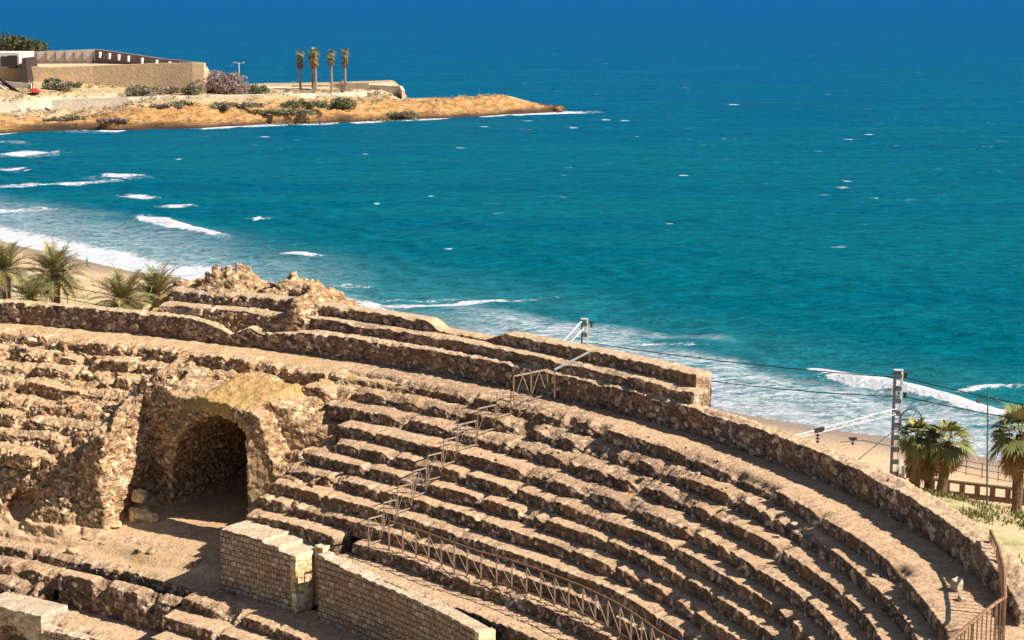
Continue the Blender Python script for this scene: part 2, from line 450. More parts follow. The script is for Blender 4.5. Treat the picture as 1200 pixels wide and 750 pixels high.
# breakers
stroke([(175, 256), (190, 262), (215, 270), (262, 278)], 3.6, 1, .7, up=.8)
stroke([(172, 254), (188, 262)], 3.5, 1, .4)
stroke([(297, 257), (306, 257)], 3.5, 1, .5)
stroke([(118, 208), (135, 207), (160, 209)], 6, .9, .6, up=.5)
stroke([(-30, 219), (40, 217), (100, 215), (150, 211)], 4.5, .75, .7)
stroke([(8, 182), (30, 180), (45, 181)], 9, .95, .5); stroke([(55, 178), (72, 178)], 5, .6, .5)
stroke([(6, 198), (20, 199)], 6, .8, .5); stroke([(-30, 168), (10, 166), (40, 168)], 6, .5, .7)
stroke([(145, 228), (163, 230), (182, 232)], 3.0, .8, .5); stroke([(192, 241), (205, 240), (224, 241)], 3.4, .8, .6)
stroke([(-40, 246), (0, 249), (35, 246), (60, 249)], 5, .7, .7)
stroke([(330, 296), (350, 298), (372, 301)], 2.4, .95, .6, up=.5)
stroke([(100, 284), (140, 287), (175, 286)], 2.2, .5, .8)
stroke([(958, 434), (990, 441), (1050, 456), (1110, 470), (1200, 492)], 1.9, 1., .5, up=.75, taper=False)
stroke([(962, 438), (1000, 448), (1060, 462)], 2.3, .95, .6)
stroke([(1110, 464), (1150, 457), (1220, 455)], 1.2, .75, .7, up=.3); stroke([(1180, 482), (1230, 486)], 1.6, .9, .7)
stroke([(720, 398), (770, 393), (850, 396)], 1.6, .45, .9, l=1); stroke([(700, 408), (760, 401), (840, 404)], 1.2, .55, .8)
stroke([(380, 333), (440, 338)], 2.4, .55, .8); stroke([(372, 351), (420, 356), (480, 360), (540, 355), (600, 352), (650, 347)], 1.7, .85, .8)
stroke([(440, 352), (500, 352), (560, 350)], 1.3, .6, .8)
stroke([(370, 346), (400, 352), (460, 366), (500, 374)], 2.4, .8, .8)
stroke([(840, 458), (900, 456), (950, 452)], 1.4, .6, .9, l=1)
for (x, y, n) in [(672, 149, 12), (505, 229, 8), (527, 290, 4), (800, 205, 20), (994, 163, 14), (1026, 232, 9), (993, 212, 10), (876, 60, 26), (1018, 157, 14), (540, 173, 9), (430, 143, 9), (568, 148, 8), (443, 238, 6), (660, 230, 6), (785, 262, 6), (732, 141, 10), (710, 140, 8), (310, 160, 14), (210, 186, 10), (860, 122, 20)]:
    stroke([(x - n / 3.2, y), (x + n / 3.2, y + .8)], max(.9, (420 / (y + 10)) ** 1.5 * .6), .85, .9)
# wash on the beach and lace between the breakers
def band(a, b, xa, xb, k):
    s_, = (sd,)
    return k * sstep(a[0], a[1], s_) * (1 - sstep(b[0], b[1], s_)) * sstep(xa - 12, xa + 6, fx) * (1 - sstep(xb - 6, xb + 12, fx))
wv = wob * 9
sdw = sd + wv
foam = np.maximum(foam, 1.25 * sstep(-1, .6, sd) * (1 - sstep(5, 16, sdw)) * (1 - sstep(-48, -36, fx)) )
lace = np.maximum(lace, .62 * sstep(0, 5, sd) * (1 - sstep(15, 40, sdw)) * (1 - sstep(-50, -36, fx)))
lace = np.maximum(lace, .42 * sstep(0, 8, sd) * (1 - sstep(15, 48, sdw + 8)) * (1 - sstep(-34, -16, fx)))
foam = np.maximum(foam, .85 * sstep(-.8, .5, sd) * (1 - sstep(1.5, 5, sdw)) * sstep(-46, -30, fx) * (1 - sstep(-18, -12, fx)))
lace = np.maximum(lace, 1.0 * sstep(-.3, 1.5, sd) * (1 - sstep(15, 22, sdw)) * sstep(-15, 4, fx))
foam = np.maximum(foam, .55 * sstep(-.8, .3, sd) * (1 - sstep(.6, 2.2, sd + wv * .4)) * sstep(-15, 4, fx))
lift = lift + .16 * np.sin(sd * .55 + wob * 14) * sstep(0, 12, sd) * (1 - sstep(60, 120, sd))
lift = lift + .25 * (fbm(np.stack([fx * .05, fy * .16, 0 * fx], -1), 3, 77) - .5) * sstep(2, 14, sd)
HEADPX = [(-300, 160), (-150, 158), (0, 156), (30, 155), (75, 153), (110, 152), (160, 153), (230, 150), (300, 147), (350, 145), (400, 144), (440, 142), (500, 139), (560, 136), (610, 134), (640, 132.5), (668, 131.5)]
HS = np.array([at(x, y, 0).to_2d() for x, y in HEADPX]); HXS, HYS = HS[:, 0], HS[:, 1]
hv = np.interp(fx, HXS, HYS) - fy                           # metres seaward of the headland's near shore
hn = fbm(np.stack([fx * .13, 0 * fx, 0 * fx], -1), 3, 9)
foam = np.maximum(foam, np.clip((1 - sstep(1.5, 5 + 9 * sstep(.5, .68, hn), hv)) * sstep(.36, .62, hn) * (hv > -8) * (fx < 21) * 1.1, 0, 1))
stroke([(600, 134), (630, 133), (660, 132), (690, 131.5)], 8, 1, .6)
stroke([(104, 152), (118, 149), (130, 151)], 14, .9, .6)
V = np.stack([fx, fy, lift], -1)
F = grid_faces(len(xs), len(ys))[:, ::-1].copy()
# the open sea round the surf zone
far = [(-60000, 118), (-185, 118), (120, 118), (60000, 118), (-60000, 690), (-185, ys[-1]), (120, ys[-1]), (60000, 690), (-60000, 90000), (60000, 90000)]
o = len(V)
VF = [(-60000, 30, 0), (xs[0], 30, 0), (xs[0], ys[-1], 0), (-60000, ys[-1], 0), (xs[-1], 30, 0), (60000, 30, 0), (60000, ys[-1], 0), (xs[-1], ys[-1], 0), (-60000, 90000, 0), (60000, 90000, 0)]
V = np.vstack([V, np.array(VF, float)])
F = np.vstack([F, np.array([(o, o + 1, o + 2, o + 3), (o + 4, o + 5, o + 6, o + 7), (o + 3, o + 2, o + 7, o + 6), (o + 3, o + 6, o + 9, o + 8)])])
z10 = np.zeros(10)
att = {'foam': np.concatenate([foam, z10]), 'lace': np.concatenate([lace, z10]), 'shore': np.concatenate([sd, z10 + 900.])}
m = NT('sea_water'); P = m.pos(); X, Y, Z = m.sep(P)
flat = m.map(P, (1, 1, 0))
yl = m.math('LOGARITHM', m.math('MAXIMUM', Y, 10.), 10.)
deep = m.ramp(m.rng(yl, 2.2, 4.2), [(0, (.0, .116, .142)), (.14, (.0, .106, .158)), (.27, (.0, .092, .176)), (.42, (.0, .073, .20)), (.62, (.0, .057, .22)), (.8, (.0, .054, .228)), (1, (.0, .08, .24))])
sh = m.attr('shore').outputs['Fac']
n_sw = m.noise(m.map(flat, (.012, .05, 1)), 1, 4, .6, .5)
n_ch = m.noise(m.map(flat, (.42, .75, 1)), 1, 6, .7, .2)
n_big = m.noise(m.map(flat, (.004, .012, 1)), 1, 3)
c = m.mix(m.rng(n_sw, .38, .64, 0, .45), deep, m.mix(.6, deep, (.006, .17, .16)))
c = m.mix(m.rng(n_big, .4, .65, 0, .35), c, (.0, .075, .15))
shal = m.mix(m.rng(n_sw, .35, .65), (.03, .20, .23), (.07, .25, .30))
c = m.mix(m.rng(sh, 0, 42, .6, 0), c, shal)
c = m.mix(m.rng(sh, -2, 11, .75, 0), c, (.30, .27, .27))
n_md = m.noise(m.map(flat, (.14, .27, 1)), 1, 8, .78, .3)
c = m.mix(.75, c, m.ramp(n_ch, [(.28, .45), (.5, 1.), (.74, 1.6)]), 'MULTIPLY'); c = m.mix(.6, c, m.ramp(n_md, [(.3, .5), (.5, 1.), (.7, 1.5)]), 'MULTIPLY')
fo = m.attr('foam').outputs['Fac']; la = m.attr('lace').outputs['Fac']
fn = m.noise(m.map(flat, (.55, .9, 1)), 1, 7, .75, 1.0); fn2 = m.noise(m.map(flat, (.30, .75, 1)), 1, 7, .75, 1.6)
vf = m.voro(m.map(flat, (.5, 1.1, 1)), 1, 'DISTANCE_TO_EDGE', 'Distance')
f1 = m.math('SUBTRACT', fo, m.rng(fn, .30, .68, 0, 1.18)); f1 = m.rng(f1, .0, .2)
l1 = m.math('MULTIPLY', la, m.rng(fn2, .40, .58)); l1 = m.math('MULTIPLY', l1, m.rng(vf, .02, .38, 1, .45))
# scattered whitecaps far out
wc = m.noise(m.map(flat, (.12, .22, 1)), 1, 3, .6); wc2 = m.noise(m.map(flat, (.017, .011, 1)), 1, 2)
w1 = m.math('MULTIPLY', m.rng(wc, .69, .735), m.rng(wc2, .44, .54)); w1 = m.math('MULTIPLY', w1, m.rng(sh, 60, 160))
w1 = m.math('MULTIPLY', w1, .75)
ft = m.math('MAXIMUM', m.math('MAXIMUM', f1, l1), w1)
c = m.mix(ft, c, m.mix(m.rng(fn2, .3, .7), (.70, .70, .73), (.50, .53, .57)))  # greyer mottling puts shadow into the foam colour
rough = m.rng(ft, 0, 1, .42, .95)
m.b.inputs['Specular IOR Level'].default_value = .002; m.b.inputs['IOR'].default_value = 1.33
wavh = m.math('ADD', m.math('MULTIPLY', n_ch, 1.), m.math('MULTIPLY', m.noise(m.map(flat, (.05, .16, 1)), 1, 3, .6), 2.2))
m.bump(wavh, .8, 1.2)
SEA = m.done(c, rough)
o = mk('sea', V, F, SEA, None, att, smooth=True); tag(o, kind='structure')

# ------------------------------------------------------------------ ground: beach, railway bank, slope under the amphitheatre
def ground_z(x, y, s=None, t=None):
    u = shore_dist(x, y)
    if s is None: s, t = inv_xy(x, y)
    q = np.maximum(0, -t)
    f1 = np.interp(u, [-40, -6, 0, 12, 33, 36, 41, 46, 55, 69, 83, 110], [-3., -.5, .02, .9, 2.6, 7.0, 10., 12.6, 15.8, 19.5, 23., 24.])
    g = np.interp(q, [0, 1.5, 10, 20, 32, 41, 50, 60, 70, 100, 140, 220], [23.6, 23.6, 21., 18.6, 15.4, 12.8, 9.8, 8.6, 7.8, 6.8, 5.8, 4.5])
    z = np.minimum(f1, g)
    z = z + np.where(u > 3, (fbm(np.stack([x * .35, y * .35, 0 * x], -1), 4, 3) - .5) * np.where(u > 36, .7, .25), 0)
    z = np.where(t > -.3, np.minimum(z, np.interp(t, [-.3, .6, 12, 16], [23.6, 18.0, 17.2, 15.0])), z)
    return z
def ground_at(x, y): return float(ground_z(np.array([x]), np.array([y]))[0])
gx = np.arange(-190, 95.1, .9); gy = np.concatenate([np.arange(20, 215, .9), np.arange(215, 345, 1.6)])
GX, GY = np.meshgrid(gx, gy, indexing='ij'); ax_, ay_ = GX.ravel(), GY.ravel()
# coarse (s,t) lookup
ss = np.empty(len(ax_)); tt_ = np.empty(len(ax_))
for a in range(0, len(ax_), 4000):
    ss[a:a + 4000], tt_[a:a + 4000] = inv_xy(ax_[a:a + 4000], ay_[a:a + 4000])
gz = ground_z(ax_, ay_, ss, tt_); gu = shore_dist(ax_, ay_)
m = NT('ground_earth'); P = m.pos(); u = m.attr('shore').outputs['Fac']; n1 = m.noise(P, .25, 5, .65); n2 = m.noise(P, 3, 4, .7)
sand = m.mix(m.rng(n1, .35, .65), (.50, .34, .20), (.58, .42, .27))
sand = m.mix(m.rng(u, 1.5, 9, .85, 0), sand, (.22, .165, .135))
soil = m.ramp(m.noise(P, .3, 5, .7), [(.40, (.50, .37, .21)), (.53, (.44, .33, .17)), (.60, (.26, .25, .09)), (.70, (.13, .16, .045))])
soil = m.mix(m.rng(n2, .5, .7, 0, .6), soil, (.55, .43, .29))
c = m.mix(m.rng(u, 34, 37), sand, soil)
c = m.mix(.5, c, m.ramp(n2, [(.3, .55), (.7, 1.4)]), 'MULTIPLY'); m.bump(n2, .6, .12)
GROUND = m.done(c, .95)
o = mk('ground', np.stack([ax_, ay_, gz], -1), grid_faces(len(gx), len(gy))[:, ::-1].copy(), GROUND, None, {'shore': gu}, smooth=True); tag(o, kind='structure')
# ------------------------------------------------------------------ amphitheatre: seating
OFF = [0, .85, 1.8, 2.85, 3.6, 4.3, 5.05, 5.85, 6.45, 7.2]
def mS(s): return np.interp(s, [0, 30, 38, 44, 50, 54, 60, 80], [1, 1, .95, .82, .77, .68, .64, .6])
def TK(k): return lambda s: 1.9 + OFF[k] * mS(s) + .035 * np.sin(s * .9 + k * 2.1) * 1.0
ZK = [26.4 - .46 * k for k in range(12)]
def TB(k):
    if k == 0: return lambda s: np.full_like(s, -.12)
    return lambda s: TK(k - 1)(s) - .16
bank = empty('seating_bank', stv(38, 5, 18.5)); tag(bank, 'curved bank of stone seating rows sweeping round from the stair railing to the right edge', 'seating')
def child_local(o, root):
    o.parent = root; o.matrix_parent_inverse = Matrix.Translation(-root.location); return o
def ruin0(lo, hi, amt, a=3.):
    return lambda s: amt * sstep(lo - a, lo + a, s) * (1 - sstep(hi - a, hi + a, s))
def addf(*fs): return lambda s: np.clip(sum(f(s) for f in fs), 0, 1)
RU = {0: addf(ruin0(22, 36, .85), ruin0(40, 45, .5, 1.5)), 1: addf(ruin0(20, 43, 1.), ), 2: addf(ruin0(20, 30, .7), ruin0(31, 46, .95)), 3: addf(ruin0(22, 26, .5), ruin0(36, 44, .9)), 4: addf(ruin0(36, 42, .5, 2), ruin0(22.5, 26, .5, 1)),
      5: ruin0(23, 25, .6, 1), 6: addf(ruin0(25, 28, .5, 1), ruin0(40, 42, .5, 1)), 7: addf(ruin0(33, 36, .5, 1), ruin0(23, 25, .5, 1)), 8: addf(ruin0(26, 28.5, .7, 1), ruin0(31.5, 35, .5, 1)), 9: ruin0(60, 70, 0)}
SST = [20.5, 21.5, 22.4, 24.2, 24.6, 23.3, 23.3, 23.3, 23.3, 23.35]
for k in range(10):
    z1 = ZK[k]; z0 = (ZK[k + 1] if k < 9 else 21.75) - .14
    if k < 9:
        o = sweep('walkway' if k == 0 else 'seat_row', SST[k], 74, TK(k), TB(k), z0, z1, STONE, None, seed=10 + k, ruin=(lambda s, f=RU[k]: f(s) * .62), caps=(True, False), zb=19.6, erode=.09)
        child_local(o, bank)
    else:
        child_local(sweep('seat_row', 23.35, 29.1, TK(9), TB(9), 21.3, z1, STONE, None, seed=31, caps=(True, True), zb=19.8, erode=.05), bank)
        child_local(sweep('railed_walkway', 30.3, 66, TK(9), TB(9), 21.3, z1, STONE, None, seed=32, caps=(True, False), zb=19.8, erode=.05, tread_amp=.012), bank)
# ledge below the railed walkway, behind the second block wall
child_local(sweep('ledge', 29.9, 66, lambda s: TK(9)(s) + 1.25, lambda s: TK(9)(s) - .1, 20.9, 21.78, STONE, None, seed=33, caps=(True, False), zb=19.5, erode=.03, tread_amp=.02), bank)
child_local(sweep('seat_row', 42.6, 66, lambda s: TK(9)(s) + 1.95, lambda s: TK(9)(s) + 1.15, 19.5, 21.35, STONE, None, seed=34, erode=.1, ruin=ruin0(42, 46, .9, 1.5), caps=(True, False), zb=19.0), bank)
child_local(sweep('seat_row', 43.0, 66, lambda s: TK(9)(s) + 2.8, lambda s: TK(9)(s) + 1.8, 19.0, 20.6, STONE, None, seed=35, erode=.1, caps=(True, False), zb=18.6), bank)

# long wall behind the walkway
def wall_top(s): return np.interp(s, [-40, 11.6, 12.9, 13.9, 14.9, 16.0, 17.2, 18.5, 40, 50, 57, 60.5], [27.45, 27.42, 27.25, 26.85, 27.28, 27.1, 27.25, 27.4, 27.4, 27.36, 27.3, 26.9])
o = sweep('perimeter_wall', -34, 60.5, lambda s: 0 * s, lambda s: np.interp(s, [-40, 18, 30, 42, 50, 61], [-.5, -.62, -.42, -.5, -.7, -.8]), 26.0, 27.4, WALLST, None, seed=50, size=(.25, .25, .21), amp=.045, erode=.035, caps=(False, True), zb=26.0, back=23.0, z1f=wall_top, tread_amp=.045)
tag(o, 'long curved rubble wall running behind the top walkway of the seating', 'wall'); PWALL = o
# two rows above that wall
up = empty('upper_seating', stv(30, -1, 25)); tag(up, 'two narrow seat rows above the long wall, ending at a lit stone end', 'seating')
U1 = lambda s: np.interp(s, [10, 18, 31, 42], [-1.0, -1.0, -.32, -.36]); U2 = lambda s: np.interp(s, [10, 18, 31, 42], [-1.62, -1.62, -1.0, -.98])
UB = lambda s: U2(s) - .75
child_local(sweep('seat_row', 17.4, 39.1, U1, lambda s: U2(s) - .12, 27.2, 27.83, WALLST, None, seed=60, erode=.04, caps=(True, True), zb=26.6, ruin=addf(ruin0(23, 25, .35, 1.), ruin0(34.2, 34.8, .45, .5))), up)
o = sweep('seat_row', 17.4, 38.5, U2, UB, 27.55, 28.3, WALLST, None, seed=61, erode=.035, caps=(True, True), zb=26.6, back=23.5, z1f=lambda s: 28.3 - .36 * sstep(23.6, 24.6, s) * (1 - sstep(27.0, 28.2, s))); child_local(o, up)

# ------------------------------------------------------------------ ruined slope with the vaulted entrance
def zfloor(s, t): return 20.35 - np.clip(t - 6.5, 0, 5) * .14 - .25 * sstep(9.6, 10.2, t + .5 * (np.sin(s * 1.3) * .3)) * 1.
res = .085
gs = np.arange(-9, 25.6, res); gt = np.arange(-5.4, 10.8, res); gzv = np.arange(18.7, 27.1, res)
S2, T2 = np.meshgrid(gs, gt, indexing='ij'); f2 = np.stack([S2.ravel(), T2.ravel(), 0 * S2.ravel()], -1)
nb = (fbm(f2 * .55, 3, 91) - .5).reshape(S2.shape); nm = (fbm(f2 * np.array([.5, 1.5, 1]), 4, 92)).reshape(S2.shape)
st_m = sstep(.34, .42, fbm(f2 * np.array([.6, .9, 1]) + 9, 3, 93)).reshape(S2.shape)
# remains of rows: a stair profile, kept in some places and worn to a slope in others
def steps(T, per, h):
    q = (T - 2.35 + nb * .9) / per; return (q - np.floor(q) - .5) * h * np.clip(1 - sstep(.80, 1.0, q - np.floor(q)), 0, 1) + (q - np.floor(q) - .5) * 0
stair = steps(T2, .86, .80) * st_m * sstep(1.9, 2.4, T2)
hA = np.where(S2 < 9, np.interp(T2, [0, 2.0, 7.5, 8.7, 9.15, 10.2], [26.38, 26.32, 23.7, 22.2, 20.5, 19.9]), 0)
hA2 = np.interp(T2, [0, 2.0, 7.6, 8.5, 8.95, 10.2], [26.38, 26.32, 24.75, 24.2, 20.5, 20.0])
wA = sstep(12.1, 13.0, S2 + .6 * nb); hA0 = np.interp(T2, [0, 2.0, 6.0, 8.3, 8.9, 9.5, 10.4], [26.38, 26.32, 24.5, 22.9, 21.6, 20.6, 19.9])
hA = hA0 * (1 - wA) + hA2 * wA
hB = np.interp(T2, [0, 2.0, 6.1, 7.0], [26.38, 26.32, 25.5, 25.3])
hC = np.interp(T2, [0, 1.9, 2.2, 7.0, 10.0], [26.35, 26.3, 25.95, 23.45, 21.3]) - .1
wC = sstep(21.3, 22.8, S2 + nb)
hB = hB * (1 - wC) + hC * wC
rough2 = (nb * .35 + (nm - .5) * .38) * sstep(1.6, 3.0, T2)
calm = sstep(16.6, 17.4, S2) * (1 - sstep(20.6, 21.3, S2)) * sstep(2.9, 3.6, T2)          # mortar-smooth patch over the vault
def terrace(h):
    hh = h + rough2; per = .47; q = (hh + .9 * nb) / per; f = q - np.floor(q)
    stp = (np.floor(q) + sstep(.62, .98, f)) * per - .9 * nb + .06
    return hh * (1 - st_m) + stp * st_m
edge_ = sstep(1.7, 2.3, T2)
hA = hA - .36 * edge_; hB = hB - .3 * edge_ * (1 - calm) * (1 - sstep(5.0, 5.6, T2)); hA = hA * (1 - edge_) + terrace(hA) * edge_; hBt = hB * (1 - edge_) + terrace(hB) * edge_; hB = hBt * (1 - .9 * calm) + hB * .9 * calm
S3 = S2[:, :, None].astype(np.float32); T3 = T2[:, :, None].astype(np.float32); Z3 = gzv[None, None, :].astype(np.float32)
DA = np.maximum((Z3 - hA[:, :, None]) * .75, S3 - (13.95 + (Z3 - 22) * -.09 + .35 * np.sin(Z3 * 2.1 + T3 * 1.7) * .5))
DB = np.maximum((Z3 - hB[:, :, None]) * .8, np.where(S3 < 23.4, T3 - (6.3 + .16 * (S3 - 19) + .06 * np.sin(Z3 * 3 + S3 * 2)), (Z3 - hC[:, :, None]) * .8))
DB = np.maximum(DB, 12.8 - S3)
D = np.minimum(DA, DB)
ZS, SC, RA = 21.2, 18.9, 3.75
arch = np.where(Z3 < ZS, np.abs(S3 - SC) - RA, np.sqrt((S3 - SC) ** 2 + (Z3 - ZS) ** 2) - RA)
tw = np.where(S3 < 19.75, -4.6, 5.80 - .48 * (S3 - 19.75))
VA = np.maximum(np.maximum(arch, T3 - 8.4), tw - T3)
pit = np.maximum(np.maximum(np.maximum(20.6 - S3, S3 - 23.3), np.maximum(tw - T3, T3 - 5.78)), np.where(S3 > 22.5, 23.2, 20.2) - Z3)
D = np.maximum(D, -np.minimum(VA, pit))
rr_ = np.where(Z3 < ZS, np.abs(S3 - SC), np.sqrt((S3 - SC) ** 2 + (Z3 - ZS) ** 2))
tf_ = 6.34 + .16 * (S3 - 19)
ring = np.maximum(np.maximum(RA - rr_, rr_ - RA - .6), np.maximum(T3 - tf_, tf_ - 1.1 - T3))
ring = np.maximum(ring, 19.5 - Z3); D = np.minimum(D, ring)
hole = np.sqrt((S3 - 9.3) ** 2 + (T3 - 9.1) ** 2 + (Z3 - 20.7) ** 2 * 1.3) - .85
D = np.maximum(D, -hole)
D = np.minimum(D, (Z3 - zfloor(S2, T2)[:, :, None] - .12 * nb[:, :, None]) * .9)
D = np.maximum(D, T3 - 10.62)
D = np.maximum(D, np.where(S3 > 23.1, T3 - 9.6, -9))
D = np.maximum(D, np.where(T3 < -.3, np.maximum(np.maximum(14.6 - S3, S3 - 23.5), -.3 - T3), -9) * (T3 < -.3) + np.where(T3 < -.3, 0, -9)) if False else np.where((T3 < -.3) & ((S3 < 14.6) | (S3 > 23.6)), np.maximum(D, np.maximum(-.3 - T3, np.minimum(14.6 - S3, 23.6 - S3) * 0 + .2)), D)
D = D.astype(np.float32)
bandm = np.abs(D) < .55
ib = np.argwhere(bandm); pb = np.stack([gs[ib[:, 0]], gt[ib[:, 1]], gzv[ib[:, 2]]], -1)
flatk = (pb[:, 2] < zfloor(pb[:, 0], pb[:, 1]) + .4)
kk = np.where(flatk, .12, 1.) * (.25 + .75 * sstep(1.4, 3.0, pb[:, 1])) * (1 - .75 * sstep(16.6, 17.4, pb[:, 0]) * (1 - sstep(20.6, 21.3, pb[:, 0])) * (pb[:, 2] > 25.0))
kk = kk * (1 - .72 * sstep(14.6, 15.4, pb[:, 0]) * (1 - sstep(23.2, 23.8, pb[:, 0])) * sstep(2.6, 3.2, pb[:, 1]) * (1 - sstep(6.9, 7.3, pb[:, 1])))
D[bandm] += (kk * (.24 * (fbm(pb * np.array([1.1, 1.1, 2.0]), 2, 95) - .5) + .32 * (fbm(pb * np.array([2.6, 2.6, 5.0]), 2, 96) - .5))).astype(np.float32)
Pn, Fn = surface_nets(D)
# outward normals from the field's gradient
gr = np.stack(np.gradient(D), -1)
ip = np.clip(np.round(Pn).astype(int), 0, np.array(D.shape) - 1); G = gr[ip[:, 0], ip[:, 1], ip[:, 2]]; G /= (np.linalg.norm(G, axis=1, keepdims=True) + 1e-6)
Ps = Pn * res + np.array([gs[0], gt[0], gzv[0]])
d, ID, g = stones(Ps, None, 97, (.23, .23, .15), 1.)
flat_ = sstep(.3, .8, G[:, 2]) * ((Ps[:, 2] < zfloor(Ps[:, 0], Ps[:, 1]) + .35) | (Ps[:, 1] < 1.9))
amp = .085 * (1 - .85 * flat_) * (1 - .45 * sstep(.5, .9, G[:, 2])) * (1 - .6 * sstep(19.7, 20.0, Ps[:, 0]) * (1 - sstep(23, 23.4, Ps[:, 0])) * sstep(3.2, 3.8, Ps[:, 1]) * (1 - sstep(5.7, 5.9, Ps[:, 1])))
fy_ = 1.3 * (fbm(Ps * 1.3, 3, 4) - .5) + .5 * (fbm(Ps * 5, 2, 5) - .5)
yel = sstep(16.7, 17.1, Ps[:, 0] + .8 * (fbm(Ps * 1.5, 2, 4) - .5)) * (1 - sstep(20.7, 21.2, Ps[:, 0] + .8 * (fbm(Ps * 1.5, 2, 4) - .5) + .25 * (Ps[:, 1] - 4))) * sstep(2.6, 3.5, Ps[:, 1] + fy_) * (1 - sstep(6.35, 6.5, Ps[:, 1])) * (Ps[:, 2] > 24.95)
Ps = Ps + G * (d * amp * (1 - .5 * yel))[:, None]; Ps[:, 2] += yel * .22 * (fbm(Ps * 3.1, 3, 7) - .4)
X, Y = st(Ps[:, 0], Ps[:, 1])
dust_lit = np.clip(flat_ * .95 + .45 * sstep(.75, .95, G[:, 2]) * (1 - flat_), 0, 1)
lit_patch = sstep(19.7, 19.9, Ps[:, 0]) * (1 - sstep(22.6, 23, Ps[:, 0])) * sstep(3.2, 3.6, Ps[:, 1]) * (1 - sstep(5.8, 5.95, Ps[:, 1])) * (Ps[:, 2] > 20.6) * (1 - sstep(23.9, 24.3, Ps[:, 2])); dust_lit = np.maximum(dust_lit, .9 * lit_patch)  # paler colour painted on the pit wall so it looks sunlit
dust_lit = np.where(Ps[:, 2] < zfloor(Ps[:, 0], Ps[:, 1]) + .3, np.maximum(dust_lit, .8), dust_lit)
lich = .55 * sstep(.60, .72, fbm(Ps * .8 + 40, 3, 44)) * sstep(.5, .8, G[:, 2])
o = mk('ruined_slope', np.stack([X, Y, Ps[:, 2]], -1), Fn, RUIN, None, {'stone': np.stack([ID, g, dust_lit, np.clip(yel * (.55 + .45 * sstep(.35, .6, fbm(Ps * 2.5, 3, 6))) + lich, 0, 1)], -1)})
RUINROOT = empty('ruined_slope', stv(17, 8, 19.5)); tag(RUINROOT, 'collapsed slope of rubble seating with a dark vaulted entrance arch', 'ruin')
o.name = 'rubble_and_vault'; child_local(o, RUINROOT)
def rrow(j, s0, s1, seed, t0=2.35, per=.93, z=26.36, dz=.495, amt=.34):
    te = lambda s: t0 + per * j + .75 * (fbm(np.stack([s * .28, 0 * s + j * 3.3, 0 * s], -1), 3, 400 + j) - .5)
    zz = z - dz * j
    child_local(sweep('broken_seat_row', s0, s1, te, lambda s: te(s) - .95, zz - .72, zz, RUIN, None, seed=seed, size=(.20, .20, .15), amp=.065, tread_amp=.03, erode=.16,
        ruin=lambda s: np.clip(amt * (.3 + 1.2 * sstep(.42, .6, fbm(np.stack([s * .5, 0 * s + seed, 0 * s], -1), 2, 410 + j))), 0, 1), caps=(True, True), zb=zz - .6,
        z1f=lambda s: zz + .35 * (fbm(np.stack([s * .45, 0 * s + seed, 0 * s + 3], -1), 3, 420 + j) - .5)), RUINROOT)
for j, segs in enumerate([[(-8, 6.2), (7.0, 12.9), (13.6, 21.2)], [(-8, 3.0), (3.9, 10.6), (11.2, 15.6), (20.9, 23.0)], [(-8, 8.4), (9.3, 12.9), (13.4, 16.3)], [(-8, 5.2), (5.9, 12.7)], [(-8, 9.6), (10.3, 13.0)], [(-6, 7.2), (8.0, 12.2)], [(-6, 10.8)], [(-6, 9.9)]]):
    for q, (a, b) in enumerate(segs): rrow(j, a, b, 430 + j * 5 + q)


# ------------------------------------------------------------------ ruined mass above the wall, on the left
gs = np.arange(4.4, 18.4, .08); gt = np.arange(-5.6, .1, .08); gzv = np.arange(25.0, 30.4, .08)
S2, T2 = np.meshgrid(gs, gt, indexing='ij'); f2 = np.stack([S2.ravel(), T2.ravel(), 0 * S2.ravel()], -1)
nb = (fbm(f2 * .8, 3, 191) - .5).reshape(S2.shape)
h = np.interp(-T2, [0, .5, .62, 1.45, 1.58, 2.15, 2.4, 3.8, 5.2], [27.2, 27.25, 27.75, 27.8, 28.3, 28.35, 28.65, 28.8, 26.5])
g_ = lambda s0, t0, ws, wt, a: a * np.exp(-((S2 - s0) / ws) ** 4 - ((T2 - t0) / wt) ** 4)
h = h + g_(11.6, -2.9, 1.0, .9, .6) + g_(15.2, -3.2, 1.0, .7, .3) + g_(17.0, -1.5, .35, 1.2, .95) - g_(13.4, -2.6, .5, 1.5, .3)
h = h + nb * .7 * sstep(1.9, 2.6, -T2) + nb * .25 * sstep(.4, .9, -T2); q_ = h / .33 + nb * 1.5; hq_ = (np.floor(q_) + sstep(.5, .95, q_ - np.floor(q_)) - nb * 1.5) * .33; wq_ = .8 * sstep(1.9, 2.4, -T2); h = h * (1 - wq_) + hq_ * wq_
h = h - 2.6 * (1 - sstep(5.6, 10.2, S2 + nb * 1.5)) * sstep(.45, .8, -T2)
D = np.maximum((gzv[None, None] - h[:, :, None]) * .8, (S2[:, :, None] - 17.55 + .12 * np.sin(gzv * 4)[None, None])).astype(np.float32)
D = np.maximum(D, T2[:, :, None] + .45)
bandm = np.abs(D) < .5; ib = np.argwhere(bandm); pb = np.stack([gs[ib[:, 0]], gt[ib[:, 1]], gzv[ib[:, 2]]], -1)
D[bandm] += ((.3 + .7 * sstep(1.8, 2.6, -pb[:, 1])) * (.40 * (fbm(pb * np.array([1.3, 1.3, 2.]), 2, 195) - .5) + .42 * (fbm(pb * np.array([2.8, 2.8, 4.5]), 2, 196) - .5))).astype(np.float32)
Pn, Fn = surface_nets(D); gr = np.stack(np.gradient(D), -1)
ip = np.clip(np.round(Pn).astype(int), 0, np.array(D.shape) - 1); G = gr[ip[:, 0], ip[:, 1], ip[:, 2]]; G /= (np.linalg.norm(G, axis=1, keepdims=True) + 1e-6)
Ps = Pn * .08 + np.array([gs[0], gt[0], gzv[0]])
